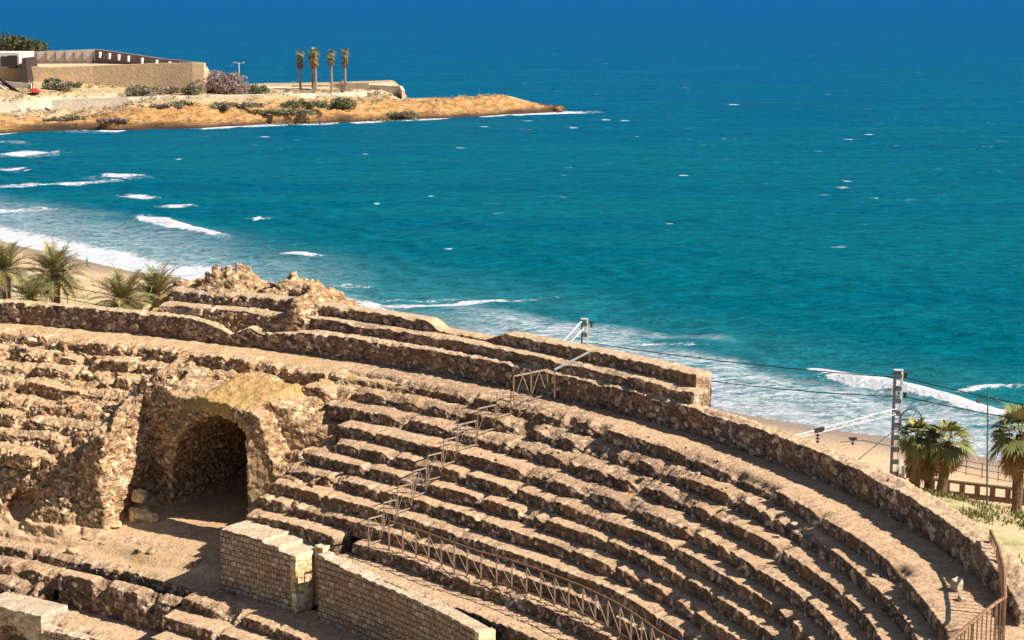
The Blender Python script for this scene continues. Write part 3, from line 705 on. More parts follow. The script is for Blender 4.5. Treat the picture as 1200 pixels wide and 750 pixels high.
d, ID, g = stones(Ps, None, 197, (.24, .24, .15), .07); Ps = Ps + G * d[:, None]
X, Y = st(Ps[:, 0], Ps[:, 1]); n = fbm(Ps * .9, 3, 198)
yel = np.clip(.95 * sstep(.36, .5, n) * (1 - sstep(9.4, 10.6, Ps[:, 0])) + .4 * sstep(.58, .7, n), 0, 1)
o = mk('ruined_masonry', np.stack([X, Y, Ps[:, 2]], -1), Fn, RUIN, None, {'stone': np.stack([ID, g, .5 * sstep(.7, .95, G[:, 2]), yel], -1)})
STUMP = empty('ruined_masonry', stv(12, -2, 25.5)); tag(STUMP, 'jagged stump of rubble masonry standing above the long wall at its left', 'ruin')
o.name = 'rubble'; child_local(o, STUMP)
for (a, b, t_, tb_, za, zb2, sd_) in [(9.5, 11.9, -.52, -1.5, 27.2, 27.82, 440), (12.2, 17.3, -.58, -1.5, 27.2, 27.86, 441), (9.2, 13.0, -1.38, -2.2, 27.7, 28.36, 442), (13.3, 16.6, -1.42, -2.2, 27.7, 28.42, 443)]:
    child_local(sweep('broken_seat_row', a, b, lambda s, t_=t_: t_ + .06 * np.sin(s * 1.7), lambda s, tb_=tb_: tb_ + 0 * s, za, zb2, WALLST, None, seed=sd_, erode=.10, ruin=lambda s: .2 + 0 * s, caps=(True, True), zb=za), STUMP)

# ------------------------------------------------------------------ squared-block retaining walls
def blockwall(label, s0, s1, tf, tbk, z0, topf, seed, capl, capr):
    r = empty('block_wall', stv((s0 + s1) / 2, tf, z0)); tag(r, label, 'wall')
    o = sweep('masonry', s0, s1, lambda s: tf + 0 * s, lambda s: tbk + 0 * s, z0, 21.8, ASHLAR, None, seed=seed, amp=.05, erode=.0, caps=(capl, capr), zb=z0, bond=(.38, .215), z1f=topf, ds=.03, dz=.024, tread_amp=.02, back=z0 if False else None)
    child_local(o, r); return r
w1 = blockwall('pale block retaining wall with a sunlit right end, beside the shadowed entrance floor', 23.4, 28.4, 10.5, 9.0, 19.5, lambda s: np.where(s < 26.2, 21.95, np.where(s < 27.3, 21.86, 21.72)), 70, True, True)
w2 = blockwall('longer block retaining wall below the railed walkway, broken at its right end', 29.85, 42.2, 10.45, 9.9, 18.6, lambda s: np.where(s < 30.3, 22.02, np.where(s < 31.4, 21.92, np.where(s < 33.0, 21.83, 21.76))), 71, True, True)
YB = stone_mat('ochre_corner_stone', (.60, .43, .21), (.70, .52, .29), (.78, .63, .44), (.70, .55, .36), (.2, .13, .07), pat=.05, fine=5.)
def corner(root, s, t0, t1, z0, z1, seed):
    o = sweep('corner_stones', s - .34, s + .03, lambda q: t0 + 0 * q, lambda q: t1 + 0 * q, z0, z1, YB, None, seed=seed, amp=.03, erode=0, caps=(True, True), zb=z0, bond=(.62, .40), ds=.04, dz=.04)
    child_local(o, root)
corner(w1, 28.45, 10.53, 9.75, 19.5, 21.74, 80); corner(w2, 42.25, 10.48, 9.85, 18.6, 21.78, 81)
o = sweep('corner_stones', 28.4, 28.95, lambda q: 9.55 + 0 * q, lambda q: 8.9 + 0 * q, 19.6, 21.9, YB, None, seed=82, amp=.03, erode=.02, caps=(True, True), zb=19.6, bond=(.5, .36)); child_local(o, w1)

# ------------------------------------------------------------------ lower seating, below the entrance floor
low = empty('lower_seating', stv(17, 12, 17)); tag(low, 'worn lower seat rows at the bottom left corner, below the entrance floor', 'seating')
def lowrow(nm, s0, s1, t, tb, z0, z1, seed, ruin=None, caps=(False, True), **k):
    o = sweep(nm, s0, s1, lambda s: t + .05 * np.sin(s * .8 + seed), lambda s: tb + 0 * s, z0, z1, STONE, None, seed=seed, ruin=ruin, caps=caps, zb=z0 - .1, erode=.14, **k); child_local(o, low); return o
lowrow('seat_row', 2, 23.3, 11.1, 9.9, 18.9, 19.55, 90, ruin0(8, 20, .35))
lowrow('ledge', 9.5, 20.8, 9.8, 8.4, 19.5, 20.02, 89, ruin0(8, 22, .35), caps=(True, True), tread_amp=.02)
lowrow('seat_row', 2, 14.8, 11.95, 11.0, 18.5, 19.15, 91, ruin0(4, 16, .5))
lowrow('retaining_wall', 14.7, 22.2, 12.15, 11.6, 17.9, 19.32, 92, ruin0(18, 24, .5, 2), size=(.22, .22, .2), caps=(True, True))
lowrow('seat_row', 2, 14.0, 12.75, 11.8, 18.1, 18.72, 93, ruin0(10, 16, .7, 2))
lowrow('terrace', 2, 23.2, 14.05, 11.6, 17.2, 17.95, 94, None, tread_amp=.03)
lowrow('entrance_ground', 22.6, 46, 12.0, 9.8, 18.9, 19.5, 95, ruin0(20, 25, .6, 2), caps=(True, False), tread_amp=.03)
lowrow('seat_row', 22.4, 46, 12.9, 11.9, 18.3, 19.05, 96, None, caps=(True, False))
lowrow('seat_row', 23.0, 46, 13.8, 12.8, 17.6, 18.55, 97, None, caps=(True, False))
pod = empty('podium_wall', stv(18, 14.2, 15)); tag(pod, 'low block wall in the bottom left corner with a dark arch under a pale slab', 'wall')
o = sweep('masonry', 15.9, 32, lambda s: 14.25 + 0 * s, lambda s: 13.8 + 0 * s, 15.2, 17.9, ASHLAR, None, seed=98, amp=.05, erode=.02, caps=(True, False), zb=15.2, bond=(.42, .22)); child_local(o, pod)
# arch ring and the slab over it
mb = MB(); n = 16; ac, ar, zs = 14.0, 1.55, 16.15
pts = []
for i in range(n + 1):
    a = PI * i / n; pts.append((ac - math.cos(a) * ar, zs + math.sin(a) * ar))
pts = [(ac - ar, 15.2)] + pts + [(ac + ar, 15.2)]
def quad(a, b, t0, t1):
    pass
top = 18.0; xl, xr = 11.0, 15.95
for (a, za), (b, zb_) in zip(pts[:-1], pts[1:]):
    ta = top; mb.add([stv(a, 14.22, za), stv(b, 14.22, zb_), stv(b, 14.22, ta), stv(a, 14.22, ta)], [(0, 1, 2, 3)])
    mb.add([stv(a, 14.22, za), stv(b, 14.22, zb_), stv(b, 9.0, zb_), stv(a, 9.0, za)], [(3, 2, 1, 0)])
mb.add([stv(xl, 14.22, 15.2), stv(ac - ar, 14.22, 15.2), stv(ac - ar, 14.22, top), stv(xl, 14.22, top)], [(0, 1, 2, 3)])
mb.add([stv(ac + ar, 14.22, 15.2), stv(xr, 14.22, 15.2), stv(xr, 14.22, top), stv(ac + ar, 14.22, top)], [(0, 1, 2, 3)])
mb.add([stv(ac - ar, 9.0, 15.2), stv(ac + ar, 9.0, 15.2), stv(ac + ar, 9.0, zs + ar), stv(ac - ar, 9.0, zs + ar)], [(0, 1, 2, 3)])
o = mb.build('arch', M_CONC); child_local(o, pod)
mb = MB(); zt = 18.42
def hexa_st(s0, s1, t0, t1, z0, z1):
    v = [stv(s0, t0, z0), stv(s1, t0, z0), stv(s1, t1, z0), stv(s0, t1, z0), stv(s0, t0, z1), stv(s1, t0, z1), stv(s1, t1, z1), stv(s0, t1, z1)]; return v
child_local(sweep('slab', 12.2, 16.2, lambda s: 14.32 + 0 * s, lambda s: 12.9 + 0 * s, 17.72, zt, M_SLAB, None, seed=99, size=(1.6, 1.6, 1.6), amp=.02, tread_amp=.02, erode=.03, caps=(True, True), zb=17.72), pod)
# entrance ground fills between
# ------------------------------------------------------------------ railings
def lpart(mb, name, mat, root, smooth=False): return child_local(mb.build(name, mat, None, smooth), root)
def dup_mesh(o, loc, rot=None):
    c = o.copy(); COL.objects.link(c); c.location = loc
    if rot is not None: c.rotation_euler = rot
    return c
# stepped railing climbing the rows on one radius
SR = 31.3
rail = empty('stair_railing', stv(SR, 5, 22)); tag(rail, 'thin stepped metal railing climbing the seat rows one landing at a time', 'railing')
for k in range(9, 0, -1):
    sk = SR + (9 - k) * .02
    ta = float(TK(k)(np.array([sk]))[0]) - .05; tb_ = float(TK(k - 1)(np.array([sk]))[0]) + .02
    z = ZK[k]; hgt = 1.02
    A, B = stv(sk, ta, z), stv(sk, tb_, z); up_ = Vector((0, 0, hgt)); dn = Vector((0, 0, -.12))
    for P_ in (A, B): lpart(MB().bar(P_ + dn, P_ + up_, .042), 'post', M_RAIL, rail)
    lpart(MB().bar(A + up_, B + up_, .045), 'top_rail', M_RAIL, rail)
    lpart(MB().bar(A + Vector((0, 0, .1)), B + Vector((0, 0, .1)), .035), 'bottom_rail', M_RAIL, rail)
    Mid = (A + B) / 2
    lpart(MB().bar(A + Vector((0, 0, .1)), Mid + up_ * .95, .015).bar(Mid + up_ * .95, B + Vector((0, 0, .1)), .015), 'brace', M_RAIL, rail)
# across the top walkway to the wall, then a slanting rail up to the row above
zt = 26.4
for a, b in ((1.9, 1.0), (1.0, .1)):
    A, B = stv(SR + .3, a, zt), stv(SR + .35, b, zt)
    for P_ in ((A, B) if a > 1.5 else (B,)): lpart(MB().bar(P_ - Vector((0, 0, .1)), P_ + Vector((0, 0, 1.12)), .055), 'post', M_RAIL, rail)
    lpart(MB().bar(A + Vector((0, 0, 1.12)), B + Vector((0, 0, 1.12)), .055), 'top_rail', M_RAIL, rail)
    lpart(MB().bar(A + Vector((0, 0, .1)), B + Vector((0, 0, .1)), .035), 'bottom_rail', M_RAIL, rail)
    Mid = (A + B) / 2
    lpart(MB().bar(A + Vector((0, 0, .1)), Mid + Vector((0, 0, 1.08)), .024).bar(Mid + Vector((0, 0, 1.08)), B + Vector((0, 0, .1)), .024), 'brace', M_RAIL, rail)
srl = empty('handrail', at(650, 437, 27.45)); tag(srl, 'single pale rail slanting from the long wall up to the highest seat row', 'railing')
A = at(650, 433, 27.75); B = at(691, 412, 28.45)
lpart(MB().bar(A, B, .07), 'rail_bar', M_MASTW, srl)
lpart(MB().bar(A - Vector((0, 0, 1.1)), A, .06), 'post', M_RUST, srl); lpart(MB().bar(B - Vector((0, 0, .35)), B, .06), 'post', M_RUST, srl)
# railing along the lower walkway
wr = empty('walkway_railing', stv(39, 8.6, 22)); tag(wr, 'long curved railing of closely spaced posts along the lower walkway', 'railing')
zw = ZK[9]; sp = np.arange(32.2, 56, .86)
tp = lambda s: float(TK(9)(np.array([s]))[0]) - .32
tops = [stv(s, tp(s), zw + 1.02) for s in sp]; feet = [stv(s, tp(s), zw - .08) for s in sp]
post0 = None
for a, b in zip(feet, tops): lpart(MB().bar(a, b, .055), 'post', M_RAIL, wr)
fine = np.arange(sp[0], sp[-1] + .01, .215)
lpart(MB().tube([stv(s, tp(s), zw + 1.03) for s in fine], .034, 6), 'top_rail', M_RUST, wr)
lpart(MB().tube([stv(s, tp(s), zw + .12) for s in fine], .024, 5), 'bottom_rail', M_RUST, wr)
mb = MB()
for i in range(len(sp) - 1): mb.bar(tops[i] - Vector((0, 0, .03)), feet[i + 1] + Vector((0, 0, .2)), .013)
lpart(mb, 'brace', M_RAIL, wr)
# kerb strip at the railing's foot
# corner railing at the right edge
cr = empty('corner_railing', at(1165, 700, 26.4)); tag(cr, 'rusty upright bar railing wrapping round the end of the walkway at the right edge', 'railing')
poly = [at(1161, 622, 27.62), at(1170, 641, 27.6), at(1177, 668, 27.6), at(1178, 700, 27.58), at(1168, 706, 27.52), at(1140, 728, 27.5), at(1112, 752, 27.5), at(1085, 782, 27.5)]
lpart(MB().tube(poly, .045, 6), 'top_rail', M_RUST, cr)
lpart(MB().tube([p - Vector((0, 0, 1.12)) for p in poly], .03, 5), 'bottom_rail', M_RUST, cr)
mbars = []
for a, b in zip(poly[:-1], poly[1:]):
    L = (b - a).length; n = max(2, int(L / .26))
    for i in range(n):
        p = a.lerp(b, i / n); lpart(MB().bar(p - Vector((0, 0, 1.2 if i else 1.45)), p, .026 if i else .06), 'post' if i == 0 else 'baluster', M_RUST, cr)

# ------------------------------------------------------------------ railway masts and wires
def lattice_mast(name, top, base_z, ux, label, scale=1.):
    """ux: unit vector towards the track; a mast of two channels tied by battens"""
    r = empty(name, (top.x, top.y, base_z)); tag(r, label, 'mast', 'railway masts along the coast line')
    uy = Vector((-ux.y, ux.x, 0)); H_ = top.z - base_z; w_ = .23 * scale
    o = Vector((top.x, top.y, base_z)); Zv = Vector((0, 0, 1))
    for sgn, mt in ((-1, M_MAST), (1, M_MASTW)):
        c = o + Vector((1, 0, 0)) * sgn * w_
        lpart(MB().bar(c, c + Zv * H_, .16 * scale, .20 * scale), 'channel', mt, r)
    z = .4
    while z < H_: lpart(MB().box(o + Zv * (H_ - z), (w_ * 2, .21, .30)), 'batten', M_MAST, r); z += .85
    lpart(MB().box(o + Zv * (H_ + .03), (.62 * scale, .34, .06)), 'cap', M_MASTW, r)
    return r, o, H_
def insulator(mb, a, b, n=5, r=.11):
    a, b = Vector(a), Vector(b); mb.tube([a, b], .03, 6)
    for i in range(n):
        p = a.lerp(b, (i + .5) / n); d = (b - a).normalized() * .035
        mb.tube([p - d, p + d], r, 8)
m1t = at_depth(1053, 434, 118.0); m2t = at_depth(685, 374, 138.0); m3t = at_depth(1, 299, 172.0)
def track_dir(a, b):
    d = (b - a).to_2d().normalized(); n = Vector((-d.y, d.x, 0)); 
    return n if n.x < 0 else -n
u12 = track_dir(m1t, m2t)
r1, o1, H1 = lattice_mast('catenary_mast', m1t, 7.5, u12, 'tall railway mast with a long arm and tension wheel, behind the wall at right')
P_ = lambda px, py, D: at_depth(px, py, D)
armA = o1 + Vector((0, 0, 14.1 - 7.5)); armB = P_(926, 514, 111.7)
mb = MB(); dd = (armB - armA)
mb.bar(armA + Vector((0, 0, .2)), armB + Vector((0, 0, .12)), .07); mb.bar(armA - Vector((0, 0, .2)), armB - Vector((0, 0, .05)), .06)
for i in range(11): mb.bar(armA + dd * (i / 11) + Vector((0, 0, .18 if i % 2 else -.18)), armA + dd * ((i + 1) / 11) + Vector((0, 0, -.18 if i % 2 else .18)), .035)
lpart(mb, 'arm', M_MASTW, r1)
hg = armA + dd * .75
mb = MB(); insulator(mb, hg - Vector((0, 0, .15)), hg - Vector((0, 0, 1.0)), 4, .13); mb.bar(hg - dd * .06 - Vector((0, 0, 1.05)), hg + dd * .07 - Vector((0, 0, 1.15)), .12); mb.bar(hg - dd * .06 - Vector((0, 0, 1.3)), hg + dd * .07 - Vector((0, 0, 1.38)), .07); mb.bar(hg - dd * .05 + Vector((0, 0, .1)), hg + dd * .03 + Vector((0, 0, .1)), .22)
lpart(mb, 'insulator_hanger', M_DARK, r1)
lo = P_(985, 518, 112.5); mb = MB(); jn = P_(1011, 516, 113.5)
mb.bar(o1 + Vector((0, 0, 11.6 - 7.5)), jn, .08); mb.bar(jn, lo, .05); mb.bar(o1 + Vector((0, 0, 12.9 - 7.5)), P_(1003, 541, 113.5), .045)
lpart(mb, 'lower_arm', M_MAST, r1)
mb = MB(); hh = o1 + dd * .42 + Vector((0, 0, 13.0 - 7.5)); mb.box(hh, (.5, .3, .12)); insulator(mb, hh, hh - Vector((0, 0, .45)), 2, .1); lpart(mb, 'insulator', M_DARK, r1)
for zz, sx in ((16.72, .55), (15.35, .5)):
    mb = MB(); c = o1 + Vector((0, 0, zz - 7.5)); mb.bar(c, c + Vector((.62, 0, 0)), .07); insulator(mb, c + Vector((.5, 0, .02)), c + Vector((.5, 0, -.32)), 3, .12); lpart(mb, 'insulator', M_DARK, r1)
c = o1 + Vector((0, 0, H1)); lpart(MB().bar(c + Vector((-.9, 0, -.35)), c + Vector((.75, 0, .02)), .05).bar(c + Vector((-.9, 0, -.35)), c + Vector((-.9, 0, -.05)), .04).bar(c + Vector((.75, 0, 0)), c + Vector((.55, 0, -.4)), .04), 'top_bracket', M_MAST, r1)
wc = o1 + Vector((.95, -.1, 13.55 - 7.5)); mb = MB()
ring = [wc + Vector((math.cos(a) * .72, 0, math.sin(a) * .72)) for a in np.linspace(0, 2 * PI, 25)]; mb.tube(ring, .055, 6, cap=False)
for a in np.linspace(0, 2 * PI, 7)[:-1]: mb.bar(wc, wc + Vector((math.cos(a) * .72, 0, math.sin(a) * .72)), .045)
mb.bar(wc, wc + Vector((-.8, .05, 0)), .09); lpart(mb, 'tension_wheel', M_MAST, r1)
mb = MB(); mb.bar(wc + Vector((-.35, 0, -.6)), wc + Vector((-.35, 0, -3.2)), .03)
for i in range(5): mb.tube([wc + Vector((-.35, 0, -3.2 - i * .17)), wc + Vector((-.35, 0, -3.34 - i * .17))], .17, 10)
lpart(mb, 'weight_stack', M_MASTW, r1)
r2, o2, H2 = lattice_mast('catenary_mast', m2t, 7.5, u12, 'pale railway mast top standing up behind the upper seat rows by the sea', .92)
for (a, b), rr in ((((682, 376), (652, 409)), .05), (((684, 385), (657, 413)), .045)):
    A = P_(a[0], a[1], 138.0); B = P_(b[0], b[1], 134.6); mb = MB(); mb.tube([A, B], rr, 6); e = A.lerp(B, .12); mb.tube([e, A.lerp(B, .34)], .085, 6)
    lpart(mb, 'stay_rod', M_MASTW, r2)
for zz in (16.55, 14.35):
    mb = MB(); c = o2 + Vector((0, 0, zz - 7.5)); mb.bar(c, c + Vector((.7, 0, 0)), .07); insulator(mb, c + Vector((.55, 0, .02)), c + Vector((.55, 0, -.42)), 3, .13); lpart(mb, 'insulator', M_DARK, r2)
r3, o3, H3 = lattice_mast('catenary_mast', m3t, 6.0, u12, 'pale railway mast at the left edge beside the tall palm')
for zz in (2.2, 3.2):
    lpart(MB().box(o3 + Vector((.55, 0, H3 - zz)), (.9, .3, .16)).bar(o3 + Vector((.9, 0, H3 - zz)), o3 + Vector((.9, 0, H3 - zz + .5)), .09), 'bracket', M_MASTW, r3)
wc = o3 + Vector((.75, -.1, H3 - 4.1)); mb = MB()
mb.tube([wc + Vector((math.cos(a) * .75, 0, math.sin(a) * .95)) for a in np.linspace(0, 2 * PI, 25)], .06, 6, cap=False)
for a in np.linspace(0, 2 * PI, 7)[:-1]: mb.bar(wc, wc + Vector((math.cos(a) * .75, 0, math.sin(a) * .95)), .05)
lpart(mb, 'tension_wheel', M_MASTW, r3)
def wire(label, a, b, sag, r=.022, ext=None):
    pts = []
    for i in range(25):
        t = i / 24; p = Vector(a).lerp(Vector(b), t); p.z -= sag * 4 * t * (1 - t); pts.append(p)
    o = MB().tube(pts, r, 5).build('overhead_wire', M_WIRE); centred(o); tag(o, label, 'wire'); return o
w1a = o1 + Vector((.5, 0, 16.35 - 7.5)); w2a = o2 + Vector((.55, 0, 14.3 - 7.5))
wire('upper black wire between the two masts above the right end of the seating', P_(700, 403, 138), P_(1061, 443, 118), .25, .033)
wire('upper black wire running from the tall mast out past the right edge', P_(1061, 443, 118), P_(1235, 481, 101), .08, .033)
wire('lower black wire between the masts, half hidden by the seat rows', P_(700, 424, 138), P_(1061, 465, 118), .5, .033)
wire('lower black wire from the tall mast past the thin pole to the right edge', P_(1061, 465, 118), P_(1235, 498, 101), .08, .033)
wire('black wire coming low over the sea to the pale mast behind the seats', P_(700, 403, 138), P_(430, 385, 150), .3, .03)
for (pa, pb, lab) in ((((0, 322), (260, 372)), 0, 'upper dark wire crossing in front of the two left palms'), (((0, 338), (230, 380)), 0, 'lower dark wire crossing in front of the two left palms')):
    wire(lab, P_(pa[0][0] if isinstance(pa[0], tuple) else pa[0], pa[0][1] if isinstance(pa[0], tuple) else pa[1], 150) if False else P_(0, 316 if lab[0] == 'u' else 333, 150), P_(250, 366 if lab[0] == 'u' else 377, 146), .3, .03)
# thin wires seen against the beach, between the mast and the right edge
for i, y in enumerate((541, 549)):
    wire('thin wire low over the beach behind the right-hand palms, the %s one' % ('higher' if i == 0 else 'lower'), P_(1075, y - 8, 128), P_(1230, y + 22, 120), .15, .02)
# thin pole
pb_ = at_depth(1157, 596, 95); pt_ = at_depth(1157.5, 458, 95)
r = empty('thin_pole', pb_); tag(r, 'thin grey pole on the grass between the palms at right', 'pole')
lpart(MB().tube([pb_ - Vector((0, 0, .4)), pt_], [.055, .035], 8), 'shaft', M_MAST, r)
c = pb_.lerp(pt_, .92)
for sx in (-1, 1): lpart(MB().bar(c, c + Vector((sx * .4, 0, .05)), .03).box(c + Vector((sx * .5, 0, -.02)), (.2, .16, .22)), 'lamp_head', M_MAST, r)

# ------------------------------------------------------------------ balustrade between the bank and the beach
r = empty('balustrade', at(1140, 588, 6.9)); tag(r, 'brown low balustrade of square posts between the grass bank and the beach', 'balustrade')
A, B = at(1040, 571, 7.0), at(1330, 606, 7.0); d = (B - A); L = d.length; n = int(L / 1.0); rz = math.atan2(d.y, d.x)
for i in range(n + 1):
    p = A.lerp(B, i / n); lpart(MB().box(p + Vector((0, 0, .4)), (.34, .3, 1.0), rz), 'post', M_WOOD, r)
lpart(MB().bar(A + Vector((0, 0, .98)), B + Vector((0, 0, .98)), .34, .16), 'top_rail', M_WOOD, r)
lpart(MB().bar(A + Vector((0, 0, .08)), B + Vector((0, 0, .08)), .34, .30), 'bottom_rail', M_WOOD, r)
r = empty('beach_fence', at(1150, 562, 2.4)); tag(r, 'thin post and wire fence on the beach sand behind the balustrade', 'fence')
A, B = at(1095, 548, 2.5), at(1330, 590, 2.5); n = 12
for i in range(n + 1):
    p = A.lerp(B, i / n); lpart(MB().bar(p - Vector((0, 0, .2)), p + Vector((0, 0, 1.1)), .06), 'post', M_MAST, r)
for z in (1.05, .55): lpart(MB().bar(A + Vector((0, 0, z)), B + Vector((0, 0, z)), .035), 'rail', M_MAST, r)

# ------------------------------------------------------------------ plants
def leaf_mat(name, a, b, dry=(.25, .19, .07), dryf=.2, rough=.55):
    m = NT(name); r = m.attr('tint').outputs['Fac']
    c = m.mix(r, a, b); c = m.mix(m.rng(r, 1 - dryf - .03, 1 - dryf + .03), c, dry)
    m.b.inputs['Specular IOR Level'].default_value = .3
    m.put(.15, m.b.inputs['Subsurface Weight']) if False else None
    return m.done(c, rough)
M_PALM = leaf_mat('palm_frond', (.10, .105, .04), (.32, .275, .11), (.44, .31, .10), .2)
M_FAN = leaf_mat('fan_palm_leaf', (.11, .13, .04), (.33, .31, .11), (.44, .33, .13), .15)
M_SKIRT = leaf_mat('dry_frond', (.22, .13, .05), (.36, .22, .08), (.16, .09, .04), .2)
M_TRUNK = plain('palm_trunk_bark', (.13, .085, .05), .95, 0, .5, 5)
M_PTRUNK = plain('pale_trunk_bark', (.30, .20, .12), .95, 0, .4, 4)
M_SHRUB = leaf_mat('shrub_leaf', (.085, .10, .045), (.21, .21, .10), (.24, .18, .09), .12)
M_GREY = leaf_mat('grey_shrub_leaf', (.17, .155, .095), (.33, .28, .18), (.36, .26, .16), .2)
M_BARE = leaf_mat('bare_twig', (.22, .15, .13), (.38, .27, .23), (.40, .29, .22), .3)
M_PINE = leaf_mat('pine_needle', (.03, .042, .014), (.085, .085, .025), (.16, .11, .04), .08)
M_GRASS = leaf_mat('grass_blade', (.07, .10, .02), (.19, .19, .04), (.36, .28, .11), .3)

def mkleaf(name, V, F, tint, mat, parent):
    return mk(name, np.array(V, np.float32), np.array(F, np.int32), mat, parent, {'tint': np.array(tint, np.float32)})
def date_palm(base, trunk_h, R, nf, label, seed, lean=(0, 0), group=None, dry=.2):
    rg = np.random.default_rng(seed); r = empty('date_palm', base); tag(r, label, 'palm tree', group)
    tp_ = Vector((lean[0], lean[1], trunk_h)); pts = [Vector((0, 0, -1)).lerp(tp_, i / 10) + Vector((0, 0, 0)) for i in range(11)]
    rs = [.30 * R / 3 * (1.15 - .25 * i / 10) * (1 + .10 * (i % 2)) for i in range(11)]
    MB().tube(pts, rs, 10).build('trunk', M_TRUNK, r)
    MB().tube([tp_ + Vector((0, 0, -.9)), tp_ + Vector((0, 0, -.2)), tp_ + Vector((0, 0, .35))], [.30 * R / 3, .46 * R / 3, .16], 10).build('crown_base', M_TRUNK, r)
    V, F, T = [], [], []; Vd, Fd, Td = [], [], []
    for k in range(nf):
        az = k * 2.39996 + rg.uniform(-.25, .25); e0 = 1.45 - 2.15 * ((k + .5) / nf) ** .85 + rg.uniform(-.12, .12)
        L = R * rg.uniform(.85, 1.1) * (.8 if e0 < -.3 else 1); dryk = e0 < -.45
        hd = np.array([math.cos(az), math.sin(az), 0]); sd_ = np.array([-math.sin(az), math.cos(az), 0]); p = np.array(tp_) + hd * .12; n = 22
        droop = rg.uniform(.8, 1.35); tint = rg.uniform(.0, .8)
        VV, FF, TT = (Vd, Fd, Td) if dryk else (V, F, T)
        for i in range(n):
            t = i / (n - 1); e = e0 - droop * t ** 1.6
            d_ = hd * math.cos(e) + np.array([0, 0, math.sin(e)]); nn = np.cross(d_, sd_); q = p + d_ * L / n
            b = len(VV); wv = .035 * (1 - t) + .008
            VV += [p - sd_ * wv, p + sd_ * wv, q + sd_ * wv, q - sd_ * wv]; FF += [(b, b + 1, b + 2, b + 3)]; TT += [tint * .5 + .3] * 4
            if t > .08:
                ll = (.55 * math.sin(min(1, t * 1.15 + .12) * PI) ** .6 + .06) * R / 3
                for sg_ in (-1, 1):
                    for j in (0, .5):
                        pp = p + d_ * L / n * j; o_ = sd_ * sg_ * .78 + d_ * .62 - nn * (-.28) + rg.normal(0, .08, 3)
                        o_ /= np.linalg.norm(o_); tipp = pp + o_ * ll - np.array([0, 0, .10 * ll]); wd = d_ * .030 * R / 3
                        b = len(VV); VV += [pp - wd, pp + wd, tipp + wd * .3, tipp - wd * .3]; FF += [(b, b + 1, b + 2, b + 3)]
                        tv = np.clip(tint + rg.uniform(-.12, .12) + (.22 if rg.random() < dry * .3 else 0), 0, 1); TT += [tv] * 4
            p = q
    mkleaf('crown', V, F, T, M_PALM, r)
    if Vd: mkleaf('dead_fronds', Vd, Fd, Td, M_SKIRT, r)
    return r
def fan_palm(base, trunk_h, tr, R, nl, label, seed, skirt=.0, lean=(0, 0), group=None, name='fan_palm', seg=19, tm=None):
    rg = np.random.default_rng(seed); r = empty(name, base); tag(r, label, 'palm tree', group)
    tp_ = np.array([lean[0], lean[1], trunk_h]); pts = [Vector((0, 0, -1)).lerp(Vector(tp_), i / 10) for i in range(11)]
    MB().tube(pts, [tr * (1.1 - .2 * i / 10) * (1 + .12 * (i % 2)) for i in range(11)], 9).build('trunk', tm or M_TRUNK, r)
    def crown(V, F, T, n, e_hi, e_lo, L, lf, tlo, thi, c):
        for k in range(n):
            az = k * 2.39996 + rg.uniform(-.3, .3); e = e_hi + (e_lo - e_hi) * ((k + .5) / n) + rg.uniform(-.12, .12)
            hd = np.array([math.cos(az), math.sin(az), 0]); sd_ = np.array([-math.sin(az), math.cos(az), 0])
            d_ = hd * math.cos(e) + np.array([0, 0, math.sin(e)]); l = L * rg.uniform(.8, 1.1); q = c + d_ * l; wd = sd_ * .025
            b = len(V); V += [c - wd, c + wd, q + wd, q - wd]; F += [(b, b + 1, b + 2, b + 3)]; tv = rg.uniform(tlo, thi); T += [tv] * 4
            d2 = hd * math.cos(e - .35) + np.array([0, 0, math.sin(e - .35)]); up2 = np.cross(sd_, d2); s_ = lf * rg.uniform(.8, 1.15)
            for j in range(seg):
                a = (j / (seg - 1) - .5) * 3.3; o_ = d2 * math.cos(a) + sd_ * math.sin(a); o_ = o_ - up2 * (.25 * abs(math.sin(a)) - .08)
                ln = s_ * (.72 + .28 * math.cos(a * .8)) * rg.uniform(.9, 1.08); mid = q + o_ * ln * .6; tip = q + o_ * ln + np.array([0, 0, -.34 * ln * rg.uniform(.3, 1.3)])
                ww = np.cross(o_, up2); ww /= np.linalg.norm(ww) + 1e-6; ww = ww * ln * (.075 if seg > 10 else .11)
                b = len(V); V += [q, mid - ww, tip, mid + ww]; F += [(b, b + 1, b + 2, b + 3)]; T += [np.clip(tv + rg.uniform(-.1, .1), 0, 1)] * 4
    V, F, T = [], [], []; crown(V, F, T, nl, 1.45, -.6, R * .5, R * .62, .05, .82, tp_)
    mkleaf('crown', V, F, T, M_FAN, r)
    if skirt:
        V, F, T = [], [], []
        for j in range(max(3, int(skirt / (R * .35)))):
            crown(V, F, T, 14, -.7, -1.3, R * (.5 if name == 'tall_palm' else .3), R * .5, .1, .9, tp_ - np.array([0, 0, j * skirt / max(3, int(skirt / (R * .35)))]))
        mkleaf('dead_fronds', V, F, T, M_SKIRT, r)
    return r
def clump(V, F, T, c, rad, n, leaf, rg, squash=.8, tlo=0, thi=.85, shell=.35):
    d = rg.normal(size=(n, 3)); d /= np.linalg.norm(d, axis=1, keepdims=True); rr = (shell + (1 - shell) * rg.random((n, 1)) ** .5)
    P = np.array(c) + d * rr * np.array([rad, rad, rad * squash])
    tv = np.clip(rg.uniform(tlo, thi) * .55 + rg.random(n) * .4, 0, 1)
    for i in range(n):
        a = rg.normal(size=3); a /= np.linalg.norm(a); b_ = np.cross(a, rg.normal(size=3)); b_ /= np.linalg.norm(b_) + 1e-6
        l = leaf * rg.uniform(.6, 1.4); b = len(V)
        V += [P[i] - a * l, P[i] + b_ * l * .45, P[i] + a * l, P[i] - b_ * l * .45]; F.append((b, b + 1, b + 2, b + 3)); T += [tv[i]] * 4
